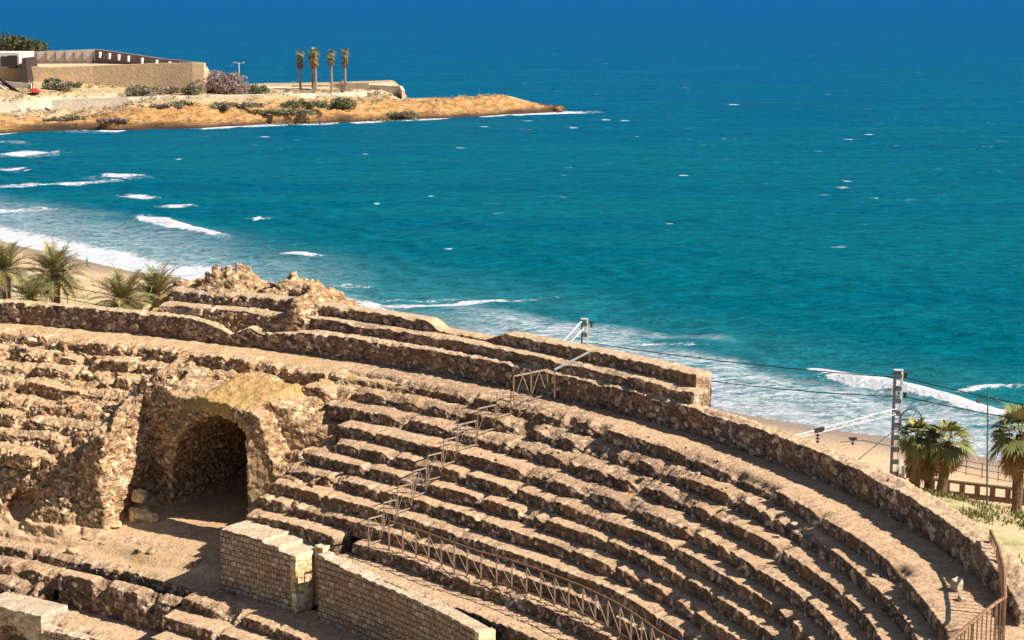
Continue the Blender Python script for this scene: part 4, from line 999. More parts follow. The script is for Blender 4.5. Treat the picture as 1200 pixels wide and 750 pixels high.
def shrub(base, w_, h_, label, seed, mat=None, n=420, name='shrub', leaf=.2, cat='shrub', group=None, trunk=0, tmat=None):
    rg = np.random.default_rng(seed); r = empty(name, base); tag(r, label, cat, group)
    V, F, T = [], [], []; nl = max(3, int(w_ / h_ * 3) + 2)
    for k in range(nl):
        x = (k + .5) / nl - .5; rd = h_ * rg.uniform(.32, .5)
        c = (x * (w_ - rd), rg.uniform(-.3, .3) * min(w_, h_), trunk + (h_ - trunk) * rg.uniform(.3, .62) * (1 - .5 * abs(x)))
        clump(V, F, T, c, rd, n // nl, leaf, rg)
    mkleaf('foliage', V, F, T, mat or M_SHRUB, r)
    mb = MB()
    for k in range(3 if not trunk else 1):
        mb.tube([(rg.uniform(-.1, .1) * w_, 0, -.5), (rg.uniform(-.2, .2) * w_ * (0 if trunk else 1), 0, max(trunk, h_ * .5))], [.05 * h_, .02 * h_], 6)
    mb.build('trunk' if trunk else 'stem', tmat or M_TRUNK, r)
    return r
# left palms by the beach
def on_ground(px, py, D, dz=0):
    p = at_depth(px, py, D); return Vector((p.x, p.y, ground_at(p.x, p.y) + dz))
for (px, pyc, D, R, nf, lab, sd_) in [(6, 316, 158, 3.9, 50, 'tall feathery palm at the left edge by the pale mast', 1), (64, 322, 150, 4.0, 64, 'big round feathery palm standing over the left part of the long wall', 2),
                                     (143, 352, 150, 4.0, 52, 'low feathery palm with yellow fronds half hidden behind the wall', 3), (183, 346, 156, 4.2, 54, 'small dark feathery palm right of the yellowing one, beside the ruined stump', 4), (36, 350, 146, 3.2, 40, 'small brown palm tucked below the big round palm', 5)]:
    b = on_ground(px, pyc, D); c = at_depth(px, pyc, D)
    date_palm(b, max(1.2, c.z - b.z), R, nf, lab, 40 + sd_, dry=.5)
# right palms
for (px, pyc, D, th, tr, R, nl, lab, sd_, sk) in [(1074, 513, 112, 4.4, .32, 1.55, 24, 'bushy fan palm just right of the tall mast, behind the tension wheel', 1, 2.2), (1090, 522, 113, 4.0, .27, 1.4, 18, 'middle fan palm of the three by the mast', 2, 1.5), (1112, 518, 111, 4.4, .32, 1.8, 18, 'leaning fan palm, rightmost of the three by the mast', 3, .8), (1196, 510, 112, 4.4, .34, 2.4, 20, 'fan palm at the right edge with broad open leaves', 4, 1.4)]:
    c = at_depth(px, pyc, D); gz_ = ground_at(c.x, c.y); lean = (-.7, 0) if sd_ == 3 else (0, 0)
    b = Vector((c.x + (-lean[0] if 0 else 0) - lean[0] * -1 * 0, c.y, gz_)); 
    if sd_ == 3: b.x -= .7; lean = (.7, 0)
    fan_palm(b, c.z - gz_, tr, R, nl, lab, 60 + sd_, skirt=sk, lean=lean)
# plants on the bank
for (px, py, D, w_, h_, lab, sd_) in [(1112, 590, 106, 2.6, 1.1, 'low green shrub at the foot of the leaning fan palm', 1), (1160, 640, 66, .7, .5, 'small dark shrub on the bank beside the corner railing', 3)]:
    shrub(on_ground(px, py, D), w_, h_, lab, 80 + sd_, n=700, leaf=.11)
rg = np.random.default_rng(5); V, F, T = [], [], []
for i in range(1500):
    x = rg.uniform(13.5, 42); y = rg.uniform(44, 118); p = np.array([[x, y, 0.]])
    if fbm(p * .22, 3, 61)[0] < .50: continue
    z = ground_at(x, y)
    s_, t_ = inv_xy(np.array([x]), np.array([y]))
    if -t_[0] < 2.0 or shore_dist(np.array([x]), np.array([y]))[0] < 42: continue
    for j in range(40):
        dx, dy = rg.normal(0, .42, 2); h_ = rg.uniform(.06, .24); a = rg.uniform(0, 6.28); b = len(V)
        q = np.array([x + dx, y + dy, z - .08]); wv = np.array([math.cos(a), math.sin(a), 0]) * .035; ln = np.array([rg.normal(0, .1), rg.normal(0, .1), h_ + .08])
        V += [q - wv * 1.5, q + wv * 1.5, q + ln + wv * .2, q + ln - wv * .2]; F.append((b, b + 1, b + 2, b + 3)); T += [rg.uniform(0, .9)] * 4
o = mkleaf('grass', V, F, T, M_GRASS, None); tag(o, kind='stuff', label='patchy green grass on the bank outside the right end of the wall', cat='grass')
# orange tufts on the ruined stump
# ------------------------------------------------------------------ loose stones
def rock_mesh(seed, r):
    bm = bmesh.new(); bmesh.ops.create_icosphere(bm, subdivisions=3, radius=1)
    v = np.array([tuple(x.co) for x in bm.verts]); rg = np.random.default_rng(seed)
    for k in range(14):
        n = rg.normal(size=3); n /= np.linalg.norm(n); o_ = rg.uniform(.42, .75); dd_ = v @ n - o_; v = v - np.clip(dd_, 0, None)[:, None] * n
    v = v * np.array([1, rg.uniform(.7, 1), rg.uniform(.5, .75)]) * r + (fbm(v * 3, 2, seed)[:, None] - .5) * .12 * r
    F = np.array([[x.index for x in f.verts] for f in bm.faces]); bm.free()
    n = len(v)
    o = mk('loose_stone', v, F, STONE, None, {'stone': np.stack([np.full(n, .55 + .4 * rg.random()), np.ones(n), np.zeros(n), np.zeros(n)], -1)})
    return o
protos = [rock_mesh(200 + i, .24) for i in range(5)]; used_p = [False] * 5
def put_rock(i, p, sc_, label, group=None):
    o = protos[i] if not used_p[i] else protos[i].copy()
    if used_p[i]: COL.objects.link(o)
    used_p[i] = True
    o.location = p; o.scale = (sc_,) * 3; o.rotation_euler = (0, 0, random.uniform(0, 6.28)); tag(o, label, 'stone', group)
    return o
put_rock(0, at(35, 398, 26.35), 1.7, 'white broken boulder lying on the top walkway at the far left')
put_rock(4, at(133, 395, 26.4), .9, 'dark round stone on the top walkway right of the white boulder') if False else None
def block_mesh(seed, r, pw=.4):
    bm = bmesh.new(); bmesh.ops.create_icosphere(bm, subdivisions=4, radius=1); v = np.array([tuple(x.co) for x in bm.verts]); F = np.array([[x.index for x in f.verts] for f in bm.faces]); bm.free()
    v = np.sign(v) * np.abs(v) ** pw; rg = np.random.default_rng(seed); v = v * np.array([1, .8, .72]) * r
    v = v + .16 * r * (np.stack([fbm(v / r * 1.6 + k * 9, 3, seed + k) for k in range(3)], -1) - .5) * 2; n = len(v)
    return mk('boulder', v, F, YB, None, {'stone': np.stack([np.full(n, .5), np.ones(n), np.zeros(n), np.zeros(n)], -1)})
for i, (px, py, z, sc_, lab) in enumerate([(160, 592, 20.35, 2.1, 'squared ochre boulder at the foot of the left side of the arch'), (151, 570, 21.15, 1.7, 'ochre boulder propped on top of the squared one beside the arch'), (173, 597, 20.3, 1.3, 'smaller ochre boulder nearest the arch opening'), (130, 596, 20.3, 1.0, 'flat slab stone leaning at the foot of the sunlit pier')]):
    o = block_mesh(300 + i, .2 * sc_); o.location = stv(*[(14.75, 7.3, 20.45), (14.6, 7.1, 21.2), (15.4, 7.2, 20.4), (14.3, 8.3, 20.25)][i]); o.rotation_euler = (.1 * i, .05, .5 + i * .9); tag(o, lab, 'stone')
for i, (px, py, r_, sz, lab) in enumerate([(1121, 692, .17, 1.6, 'pale upright stone standing at the edge of the wall shadow near the corner railing'), (1127, 704, .12, .9, 'small pale stone lying beside the upright stone in the wall shadow')]):
    o = block_mesh(320 + i, r_, .5); o.name = 'loose_stone'; o.data.materials[0] = M_SLAB; o.location = at(px, py, 26.4) + Vector((0, 0, r_ * .5 * sz)); o.scale = (1, 1, sz); o.rotation_euler = (.1, -.15, .7 + i); tag(o, lab, 'stone')
GR = 'small loose stones on the seating rows'
for i in range(46):
    k = int(RNG.integers(0, 8)); s_ = float(RNG.uniform(23, 62)) if i < 22 else float(RNG.uniform(30, 46)); k = k if i < 22 else int(RNG.integers(0, 4))
    te = float(TK(k)(np.array([s_]))[0]); p = stv(s_, te - RNG.uniform(.08, .6), ZK[k] + .03)
    put_rock(i % 5, p, float(RNG.uniform(.28, .75)), 'small loose stone lying on a seat row', GR)

# ------------------------------------------------------------------ walker on the beach
pp = at(102, 308.5, 1.0); gzp = ground_at(pp.x, pp.y)
def person(loc, rz):
    J = {'pelvis': (0, 0, .93, .125), 'belly': (0, .0, 1.08, .12), 'chest': (0, .01, 1.30, .145), 'neck': (0, .02, 1.47, .055), 'head0': (0, .03, 1.56, .078), 'head1': (0, .03, 1.68, .085)}
    ch = [('pelvis', 'belly'), ('belly', 'chest'), ('chest', 'neck'), ('neck', 'head0'), ('head0', 'head1')]
    for s_, n, sw in ((-1, 'l', 1), (1, 'r', -1)):
        J['hip' + n] = (s_ * .09, 0, .88, .10); J['knee' + n] = (s_ * .10, .10 * sw + .05, .48, .062); J['ank' + n] = (s_ * .10, .24 * sw if sw > 0 else -.30, .09, .042); J['toe' + n] = (s_ * .11, (.24 * sw if sw > 0 else -.30) + .15, .04, .035)
        J['sh' + n] = (s_ * .19, .01, 1.40, .062); J['elb' + n] = (s_ * .25, -.10 * sw, 1.13, .043); J['wri' + n] = (s_ * .24, -.10 * sw + .17, .95, .032); J['han' + n] = (s_ * .24, -.10 * sw + .23, .88, .036)
        ch += [('pelvis', 'hip' + n), ('hip' + n, 'knee' + n), ('knee' + n, 'ank' + n), ('ank' + n, 'toe' + n), ('chest', 'sh' + n), ('sh' + n, 'elb' + n), ('elb' + n, 'wri' + n), ('wri' + n, 'han' + n)]
    def skin(keys, edges, infl, name, mat, parent):
        me = bpy.data.meshes.new(name); ix = {k: i for i, k in enumerate(keys)}
        me.from_pydata([J[k][:3] for k in keys], [(ix[a], ix[b]) for a, b in edges], []); o = bpy.data.objects.new(name, me); COL.objects.link(o)
        md = o.modifiers.new('s', 'SKIN'); md.use_smooth_shade = True
        for i, k in enumerate(keys): me.skin_vertices[0].data[i].radius = (J[k][3] + infl, (J[k][3] + infl) * (.8 if k in ('chest', 'belly', 'pelvis') else 1))
        me.skin_vertices[0].data[0].use_root = True
        o.modifiers.new('u', 'SUBSURF').levels = 1; o.modifiers['u'].render_levels = 2
        dg = bpy.context.evaluated_depsgraph_get(); dg.update(); nm_ = bpy.data.meshes.new_from_object(o.evaluated_get(dg)); o.modifiers.clear(); o.data = nm_; nm_.materials.clear(); nm_.materials.append(mat)
        if parent: o.parent = parent
        return o
    M_SKIN = plain('skin', (.38, .20, .13), .6); M_SHIRT = plain('turquoise_cloth', (.01, .55, .62), .8); M_SHORT = plain('dark_cloth', (.03, .035, .05), .8); M_HAIR = plain('dark_hair', (.03, .02, .015), .6)
    body = skin(list(J), ch, 0, 'person', M_SKIN, None)
    J['thl'] = (-.095, .08, .66, .075); J['thr'] = (.095, .0, .66, .075)
    skin(['chest', 'belly', 'pelvis', 'shl', 'shr', 'elbl', 'elbr', 'hipl', 'hipr', 'thl', 'thr'], [('chest', 'belly'), ('belly', 'pelvis'), ('chest', 'shl'), ('chest', 'shr'), ('shl', 'elbl'), ('shr', 'elbr'), ('pelvis', 'hipl'), ('pelvis', 'hipr'), ('hipl', 'thl'), ('hipr', 'thr')], .05, 'shirt', M_SHIRT, body)
    skin(['pelvis', 'hipl', 'hipr', 'kneel', 'kneer'], [('pelvis', 'hipl'), ('pelvis', 'hipr'), ('hipl', 'kneel'), ('hipr', 'kneer')], .018, 'trousers', M_SHORT, body)
    J['hb'] = (0, .0, 1.66, .085); J['ht'] = (0, .015, 1.73, .07); skin(['hb', 'ht'], [('hb', 'ht')], .012, 'hair', M_HAIR, body)
    # face: nose, eyes and ears as small features of the body's head are below the picture's resolution but kept in shape
    body.location = loc; body.rotation_euler = (0, 0, rz)
    tag(body, 'person in a long turquoise top and dark trousers walking along the wet sand', 'person'); return body
person((pp.x, pp.y, gzp - .01), math.radians(-70))
# ------------------------------------------------------------------ headland across the bay
hx = np.concatenate([np.arange(-340, -60, 1.5), np.arange(-60, 27, 1.0)]); hv_ = np.concatenate([np.arange(-6, -1, .8), np.arange(-1, 4, .3), np.arange(4, 40, .6), np.arange(40, 190, 2.0)])
HX, HV = np.meshgrid(hx, hv_, indexing='ij')
cn = fbm(np.stack([HX.ravel() * .09, 0 * HX.ravel(), 0 * HX.ravel()], -1), 4, 301).reshape(HX.shape)
cn2 = fbm(np.stack([HX.ravel() * .05, HV.ravel() * .12, 0 * HX.ravel()], -1), 4, 302).reshape(HX.shape)
YS = np.interp(HX, HXS, HYS) + (cn - .5) * 9 * (HX < 16)
top_main = np.interp(HV.ravel(), [-6, 0, .7, 3.5, 18, 28, 34.5, 41, 58, 60, 75, 120, 190], [-3, -.6, 2.7, 3.6, 3.9, 4.3, 4.6, 9.2, 12.0, 12.2, 12.2, 12, 12]).reshape(HX.shape)
top_mid = np.interp(HV.ravel(), [-6, 0, .7, 3.5, 16, 24, 33, 48, 70, 90, 100, 190], [-3, -.6, 2.7, 4.0, 6.0, 7.2, 8.1, 8.7, 9.0, 9.0, -4, -6]).reshape(HX.shape)
top_tip = np.interp(HV.ravel(), [-6, 0, .7, 3.5, 10, 18, 32, 42, 190], [-3, -.6, 2.6, 3.4, 4.5, 5.3, 5.3, -3, -6]).reshape(HX.shape)
w1_ = sstep(-132, -116, HX); w2_ = sstep(-46, -34, HX)
HZ = top_main * (1 - w1_) + top_mid * w1_; HZ = HZ * (1 - w2_) + top_tip * w2_
tipf = 1 - sstep(-8, 16, HX); HZ = np.where(HZ > 0, HZ * (.12 + .88 * tipf) - .9 * sstep(14, 22, HX), HZ)
HZ = HZ + (cn2 - .5) * np.where(HV < 20, 5.0, 1.2) * sstep(1, 5, HV) * (HZ > 0) * np.where(HX > 2, .5, 1)
HZ = HZ + (fbm(np.stack([HX.ravel() * .35, HV.ravel() * .5, 0 * HX.ravel()], -1), 4, 305).reshape(HX.shape) - .5) * 3.0 * (HZ > .3) * sstep(.5, 3, HV) * (1 - sstep(20, 28, HV)) + (.5 - np.abs(fbm(np.stack([HX.ravel() * .16, HV.ravel() * .35, 0 * HX.ravel() + 5], -1), 3, 306).reshape(HX.shape) - .5) * 5) * .9 * (HZ > .3) * sstep(.5, 3, HV) * (1 - sstep(18, 24, HV)) + .5 * np.round((cn2 - .5) * 8) * .6 * (HV < 22) * (HV > 2) * (HZ > .5)
HY = YS + HV
def land_at(x, y):
    i = np.argmin(abs(hx - x)); v = y - YS[i, 0]; return float(np.interp(v, hv_, HZ[i]))
vv = HV.ravel(); xx = HX.ravel(); zz = HZ.ravel()
rock = (1 - sstep(11, 18, vv + 10 * (cn2.ravel() - .5))) * (xx < -36) + (1 - sstep(17, 20, vv)) * (xx >= -36)
pathm = sstep(28, 31, vv + 5 * (cn2.ravel() - .5)) * (1 - sstep(38, 42, vv)) * (xx < -36) + sstep(50, 56, vv) * (1 - sstep(64, 74, vv)) * (xx > -100) * (xx < -40)
wet = 1 - sstep(.9, 2.3, zz + 2.4 * (cn2.ravel() - .5) - 1.2 * (cn.ravel() - .5))  # dark waterline band: wet rock plus the undercut's shade put into the colour
m = NT('headland_rock'); P = m.pos(); c4 = m.attr('zone'); R_, G_, B_ = m.sep(c4.outputs['Color'])[:3]
n1 = m.noise(P, .12, 5, .7); n2 = m.noise(P, .7, 4, .7); n3 = m.noise(m.map(P, (.25, .35, 1.6)), 1, 5, .75)
earth = m.mix(m.rng(n1, .38, .6), (.58, .40, .24), (.44, .32, .17)); earth = m.mix(m.rng(n2, .55, .7, 0, .7), earth, (.22, .19, .09))
rk = m.ramp(n3, [(.30, (.10, .055, .03)), (.41, (.34, .165, .06)), (.52, (.50, .26, .09)), (.64, (.58, .38, .19)), (.75, (.34, .22, .12))])
rk = m.mix(m.rng(n2, .56, .66, 0, .8), rk, (.13, .085, .05)); n5 = m.noise(m.map(P, (.5, .22, 1.)), .8, 5, .75); rk = m.mix(m.rng(n5, .52, .60, 0, .75), rk, (.15, .11, .06)); earth = m.mix(m.rng(n5, .54, .62, 0, .7), earth, (.20, .17, .09))  # dark patches: plants and dark rock, also shadowed pits painted in
c = m.mix(R_, earth, rk); c = m.mix(G_, c, m.mix(m.rng(n2, .35, .65), (.68, .56, .42), (.60, .47, .33)))
c = m.mix(B_, c, (.07, .04, .025)); m.bump(m.math('ADD', n2, n3), .8, .8)
M_HEAD = m.done(c, .95)
o = mk('headland', np.stack([xx, HY.ravel(), zz], -1), grid_faces(len(hx), len(hv_))[:, ::-1].copy(), M_HEAD, None, {'zone': np.stack([np.clip(rock, 0, 1), np.clip(pathm, 0, 1) * .9, wet, 0 * wet], -1)}, smooth=True); tag(o, kind='structure')

def fort_mat(name, a, b, sc=.25, stretch=(1, 1, 1)):
    m = NT(name); P = m.pos(); n = m.noise(m.map(P, stretch), sc, 5, .65); n2 = m.noise(P, 1.3, 4, .7)
    c = m.mix(m.rng(n, .35, .65), a, b); c = m.mix(.5, c, m.ramp(n2, [(.3, .65), (.7, 1.3)]), 'MULTIPLY'); m.bump(n2, .6, .3); return m.done(c, .95)
M_FORT = fort_mat('fort_ochre_stone', (.68, .47, .28), (.58, .40, .24)); M_FORTG = fort_mat('fort_grey_render', (.66, .60, .53), (.56, .50, .44), .3, (1, 1, .3)); M_FORTSH = fort_mat('fort_shaded_render', (.22, .17, .16), (.17, .13, .12)); M_WHITE = plain('pale_pilaster', (.72, .68, .62), .8, 0, .15)  # the dark render is a shaded copy, shade painted into the side wall
M_DRK = plain('dark_and_shade', (.05, .035, .03), .9)  # near-black for dark parts and for painted shade
M_PALE = fort_mat('pale_low_wall', (.68, .58, .46), (.56, .46, .34))
def wall_poly(path, mat, name, parent, th=1.2):
    """path: (Vector foot, top z); a solid wall of real thickness standing along it"""
    mb = MB()
    for (a, za), (b, zb_) in zip(path[:-1], path[1:]):
        d = (b - a); n = Vector((-d.y, d.x, 0)).normalized() * th
        if n.y < 0: n = -n
        v = [a, b, b + n, a + n]; t = [Vector((a.x, a.y, za)), Vector((b.x, b.y, zb_)), Vector((b.x + n.x, b.y + n.y, zb_)), Vector((a.x + n.x, a.y + n.y, za))]
        mb.hexa(v + t)
    return lpart(mb, name, mat, parent)
fort = empty('fort', at_depth(130, 90, 600)); tag(fort, 'low ochre stone fort on the headland with a grey upper wall and shaded side wall', 'fort')
def G(px, D, dz=-1.5): 
    p = at_depth(px, 100, D); p.z = land_at(p.x, D) + dz; return p
def TZ(px, py, D): return at_depth(px, py, D).z
# scarp wall in front
sc_ = [(-60, 79, 608), (0, 79, 606), (35, 78, 604), (60, 79, 604), (110, 77, 604), (180, 74.5, 602), (226, 73.5, 600), (240, 74, 600), (248, 86, 606)]
wall_poly([(G(px, D), TZ(px, py, D)) for px, py, D in sc_], M_FORT, 'scarp_wall', fort, 3.)
# parapet lit strip and terrace behind it
tA = [TZ(px, 78.5, 606) for px in (0, 240)]
mb = MB(); a, b = at_depth(-60, 79, 607), at_depth(238, 76, 603)
mb.hexa([Vector((a.x, a.y, 6)), Vector((b.x, b.y, 6)), Vector((b.x - 36, 668, 6)), Vector((a.x - 20, 668, 6)), Vector((a.x, a.y, a.z - .4)), Vector((b.x, b.y, b.z - .4)), Vector((b.x - 36, 668, b.z - .4)), Vector((a.x - 20, 668, a.z - .4))]); lpart(mb, 'terrace', M_FORT, fort)
fl = [(-70, 60.5, 640), (40, 60.5, 638), (112, 57.8, 634)]
wall_poly([(at_depth(px, 79, D), TZ(px, py, D)) for px, py, D in fl], M_FORTG, 'upper_wall', fort, 2.)
sdl = [(112, 57.8, 634), (150, 63.0, 625), (190, 69, 616), (232, 73.2, 608)]
wall_poly([(at_depth(px, 79, D), TZ(px, py, D)) for px, py, D in sdl], M_FORTSH, 'side_wall', fort, 2.)
for px in (44, 55, 66, 77, 88, 98, 109):
    D = np.interp(px, [-70, 40, 112], [640, 638, 634]) - .5; a = at_depth(px, 79, D); lpart(MB().box((a.x, a.y, (a.z + TZ(px, 61, D)) / 2), (.45, .9, TZ(px, 61, D) - a.z)), 'buttress_shadow', M_FORTSH, fort)  # thin strips coloured dark to paint shadow lines between the wall panels
for px in (118, 129, 140, 151, 167, 184, 199, 212):
    D = np.interp(px, [112, 150, 190, 232], [634, 625, 616, 608]) - .8; zt_ = TZ(px, np.interp(px, [112, 150, 190, 232], [57.8, 63, 69, 73.2]) + 2.2, D); a = at_depth(px, 79, D)
    lpart(MB().box((a.x, a.y - .1, zt_ - 1.0), (.8, .8, 2.0), math.radians(-45)), 'pilaster', M_WHITE, fort)
mb = MB(); a = at_depth(24, 92, 599); b = at_depth(34, 92, 599); zt_ = TZ(28, 68, 599)
mb.hexa([Vector((a.x, 596, a.z - 3)), Vector((b.x + .6, 596, a.z - 3)), Vector((b.x + .6, 612, a.z - 3)), Vector((a.x, 612, a.z - 3)), Vector((a.x + .9, 599, zt_)), Vector((b.x - .8, 599, zt_)), Vector((b.x - .8, 612, zt_)), Vector((a.x + .9, 612, zt_))]); lpart(mb, 'corner_buttress', M_DRK, fort)  # near-black all over to paint its shaded side
for (x0, x1, y0, y1) in ((2, 9, 66, 78), (10, 20, 65, 80)):
    a = at_depth(x0, y1, 602.5); b = at_depth(x1, y0, 602.5); mb = MB(); mb.hexa([Vector((a.x, 602, a.z)), Vector((b.x, 602, a.z)), Vector((b.x, 605, a.z)), Vector((a.x, 605, a.z)), Vector((a.x, 602, b.z)), Vector((b.x, 602, b.z)), Vector((b.x, 605, b.z)), Vector((a.x, 605, b.z))]); lpart(mb, 'opening', M_DRK, fort)  # solid dark blocks paint the shade inside the gatehouse openings
a = at_depth(-30, 81, 603); b = at_depth(22, 62, 603); mb = MB(); mb.hexa([Vector((a.x, 603, a.z)), Vector((b.x, 603, a.z)), Vector((b.x, 622, a.z)), Vector((a.x, 622, a.z)), Vector((a.x, 603, b.z)), Vector((b.x, 603, b.z)), Vector((b.x, 622, b.z)), Vector((a.x, 622, b.z))]); lpart(mb, 'gatehouse', M_FORTG, fort)
# stair ramp and lower pale retaining walls
r = empty('stair_ramp', G(12, 588)); tag(r, 'pale diagonal stair ramp below the fort at the left edge', 'stairs')
A, B = at_depth(-14, 90, 594), at_depth(24, 116, 584); mb = MB(); mb.bar(A, B, 2.0, .6); lpart(mb, 'flight', M_PALE, r); lpart(MB().bar(A + Vector((1.6, -.8, .7)), B + Vector((1.6, -.8, .7)), .35, 1.2), 'side_wall', M_DRK, r)
r = empty('low_wall', G(40, 584)); tag(r, 'pale low wall along the path below the fort', 'wall')
wall_poly([(G(px, D), TZ(px, py, D)) for px, py, D in [(-60, 92, 592), (0, 95, 590), (36, 98, 588), (38, 117, 583)]], M_PALE, 'masonry', r, .8)
r = empty('low_wall', G(260, 582)); tag(r, 'long pale retaining wall beside the shore path in the middle of the headland', 'wall')
wall_poly([(G(px, D), TZ(px, py, D)) for px, py, D in [(60, 117, 577), (150, 113.5, 580), (230, 112, 588), (320, 110, 594), (430, 108.5, 612)]], M_PALE, 'masonry', r, .8)
r = empty('sea_wall', G(440, 628)); tag(r, 'pale low sea wall at the end of the headland, behind the shrubs', 'wall')
wall_poly([(G(px, D, -2), TZ(px, py, D)) for px, py, D in [(310, 97.5, 640), (340, 97.5, 640), (342, 99.5, 640), (385, 99.5, 636), (387, 97.5, 636), (432, 97, 632), (433, 99.5, 632), (468, 100.8, 628), (471, 106, 622)]], M_PALE, 'masonry', r, 1.)
p = G(478, 618, -1); o = rock_mesh(401, 2.6); o.name = 'boulder'; o.location = p + Vector((0, 0, 2.2)); o.data.materials[0] = M_HEAD; tag(o, 'orange boulder at the end of the pale sea wall', 'boulder')
# parasol
pb_ = at_depth(37.5, 117, 582); pt_ = at_depth(38.5, 97, 582); r = empty('parasol', pb_); tag(r, 'small red parasol on a dark pole below the fort', 'parasol')
lpart(MB().tube([pb_, pt_], .2, 6), 'pole', M_DRK, r)
cc = at_depth(41, 106, 582); n = 8
V = [tuple(cc + Vector((0, 0, .9)))] + [tuple(cc + Vector((math.cos(a) * 1.9, math.sin(a) * 1.9, -.45 + .12 * (i % 2)))) for i, a in enumerate(np.linspace(0, 2 * PI, 17)[:-1])]
V2 = [tuple(Vector(v) - Vector((0, 0, .08))) for v in V]; F = [(0, 1 + i, 1 + (i + 1) % 16) for i in range(16)] + [(17, 18 + (i + 1) % 16, 18 + i) for i in range(16)]
child_local(mk('canopy', V + V2, F, M_RED), r)
# street lamp
pb_ = G(280, 606, -.3); pt_ = at_depth(280, 73, 606); r = empty('street_lamp', pb_); tag(r, 'pale street lamp with two short arms standing on the headland path', 'street lamp')
lpart(MB().tube([pb_, pt_], .18, 6), 'post', M_MASTW, r)
for sx in (-1, 1): lpart(MB().bar(pt_ - Vector((0, 0, .5)), pt_ + Vector((sx * 1.3, 0, -.1)), .14).box(pt_ + Vector((sx * 1.5, 0, -.1)), (.9, .4, .25)), 'lamp_head', M_MASTW, r)
# tall palms
for i, (px, yt, lab, D) in enumerate([(352, 64, 'leftmost of the tall thin palms on the headland', 622), (366.5, 63, 'second tall thin palm on the headland, left of a close pair', 626), (370, 61, 'tallest thin palm of the close pair on the headland', 620), (388.5, 63, 'tall thin palm on the headland, alone between the pair and the last one', 624), (404.5, 61, 'rightmost of the tall thin palms on the headland', 620)]):
    b = G(px, D, 0); t = at_depth(px, yt, D)
    fan_palm(b, t.z - b.z, 38 / 100, 2.0, 16, lab, 500 + i, skirt=4.0 if i != 3 else 3.0, name='tall_palm', seg=9, tm=M_PTRUNK)
shrub(G(401, 617, 0), 2.6, 5.2, 'reddish bare shrub beside the rightmost tall palm', 590, M_BARE, 300, leaf=.3)
# pines behind the fort
for i, (px, yt, w_, lab) in enumerate([(3, 38, 11, 'dark pine tree at the very left edge behind the fort'), (20, 41, 10, 'rounded dark pine tree, second from the left behind the fort'), (38, 44, 10, 'browner low pine tree, rightmost behind the fort')]):
    p = at_depth(px, 62, 668); zb_ = 14.; h_ = TZ(px, yt, 668) - zb_
    shrub(Vector((p.x, 668, zb_)), w_, h_, lab, 600 + i, M_PINE, 1500, 'pine_tree', .55, 'tree', 'pines behind the fort', trunk=h_ * .35)
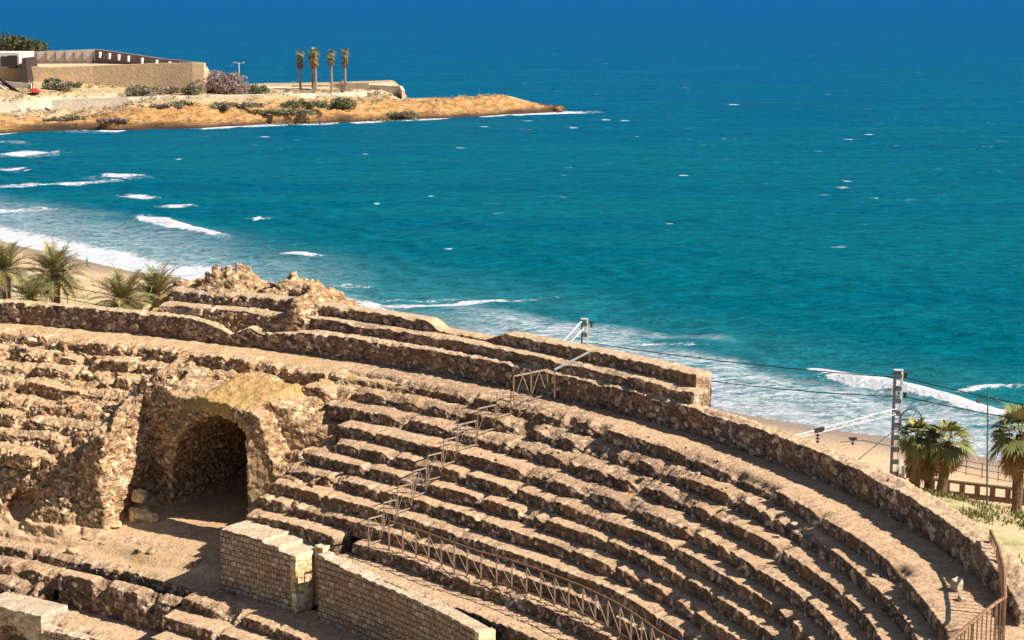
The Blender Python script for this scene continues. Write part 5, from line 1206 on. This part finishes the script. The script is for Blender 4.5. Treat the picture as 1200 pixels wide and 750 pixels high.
# shrubs of the slope
SH = [(63, 92, 597, 5.5, 2.2, 0, 'dark green shrub at the foot of the fort wall, left of its smaller twin'), (86, 91, 597, 5, 1.9, 0, 'smaller dark green shrub at the foot of the fort wall'), (66, 102, 590, 8, 3, 1, 'greyish spreading shrub below the two dark ones on the slope'), (86, 105, 586, 2.4, 1.2, 1, 'tiny grey shrub on the open slope right of the spreading one'),
      (119, 110, 584, 4.4, 3.2, 0, 'dark upright shrub alone on the sandy slope'), (128, 107, 585, 3, 2, 0, 'small dark shrub just right of the upright one'), (147, 101, 590, 6, 2.2, 1, 'small grey shrub left of the big grey thicket'), (165, 104, 590, 9, 4.2, 1, 'big grey thicket in the middle of the sandy slope'), (178, 98, 594, 7, 3.4, 1, 'grey shrub above and right of the big thicket'),
      (201, 93, 598, 5, 3, 2, 'brown bare shrub under the right part of the fort wall'), (224, 94, 597, 6, 3.2, 0, 'dark round shrub under the end of the fort wall'), (300, 96, 606, 8, 3.2, 0, 'green shrub right of the street lamp'),
      (258, 97, 604, 15, 8.2, 2, 'large purplish bare thicket at the end of the fort'), (270, 99, 602, 12, 4.5, 2, 'brown bare thicket in front of the street lamp'), (244, 90, 608, 8, 6, 2, 'bare thicket against the fort corner'),
      (80, 131, 556, 10, 2.2, 1, 'long grey shrub on the rock shelf below the path, left'), (55, 134, 555, 7, 1.4, 1, 'flat grey shrub at the far left of the rock shelf'), (130, 134, 553, 9, 1.4, 2, 'flat brown shrub on the rock shelf'), (195, 126, 566, 10, 2.0, 1, 'grey shrub beside the path bend'), (212, 123, 570, 7, 2, 0, 'green grey shrub at the path bend'), (258, 117, 572, 6, 3, 1, 'rounded grey shrub above the orange rocks'), (292, 128, 562, 9, 2.8, 2, 'pinkish bare shrub among the orange rocks'),
      (282, 117, 574, 8, 2.4, 1, 'grey shrub in the long row by the sea wall, first from the left'), (303, 117, 577, 8, 2.4, 0, 'green shrub in the long row, second from the left'), (322, 119, 576, 9, 2.6, 1, 'pale grey shrub in the long row, third from the left'), (340, 119, 580, 9, 2.8, 1, 'grey shrub in the long row under the leftmost tall palm'),
      (358, 118, 584, 9, 3.6, 0, 'dark green shrub in the long row under the close pair of palms'), (376, 121, 580, 9, 3, 1, 'broad grey shrub in the long row under the lone palm'), (402, 114, 592, 7, 4, 0, 'dark shrub under the rightmost tall palm'), (396, 124, 576, 5, 1.6, 2, 'brown low shrub in front of the other shrubs, under the rightmost tall palm'), (420, 121, 584, 9, 2.8, 1, 'grey shrub in the long row, right of the dark one'), (440, 119, 592, 9, 2.8, 1, 'grey shrub in the long row below the sea wall end'), (462, 117, 598, 9, 2.6, 1, 'last grey shrub of the long row at right'), (480, 117, 600, 6, 1.8, 1, 'small grey shrub past the end of the row')]
for i, (px, py, D, w_, h_, k, lab) in enumerate(SH):
    if 'long row' in lab: w_ *= 1.65; h_ *= .8
    shrub(G(px, D, -.1), w_ * 1.1, h_ * 1.2, lab, 700 + i, (M_SHRUB, M_GREY, M_BARE)[k], int(130 * w_ ** .5 * h_ + 200), leaf=.34)

# low scrub dotted over the rock shelf and the slope
rg = np.random.default_rng(77); V, F, T = [], [], []
for i in range(2600):
    x = rg.uniform(-250, -2); v = rg.uniform(9, 60) if x < -100 else rg.uniform(8, 40)
    k_ = int(np.argmin(abs(hx - x))); y = float(YS[k_, 0] + v)
    if fbm(np.array([[x * .06, v * .16, 3.]]), 3, 66)[0] < .47: continue
    if x > -36 and v > 20: continue
    z = land_at(x, y); r_ = rg.uniform(.4, 1.5)
    clump(V, F, T, (x, y, z + r_ * .3), r_, int(14 * r_) + 6, .26, rg, squash=.6)
o = mkleaf('scrub', V, F, T, M_GREY, None); tag(o, kind='stuff', label='low grey scrub dotted over the rocks of the headland', cat='scrub')
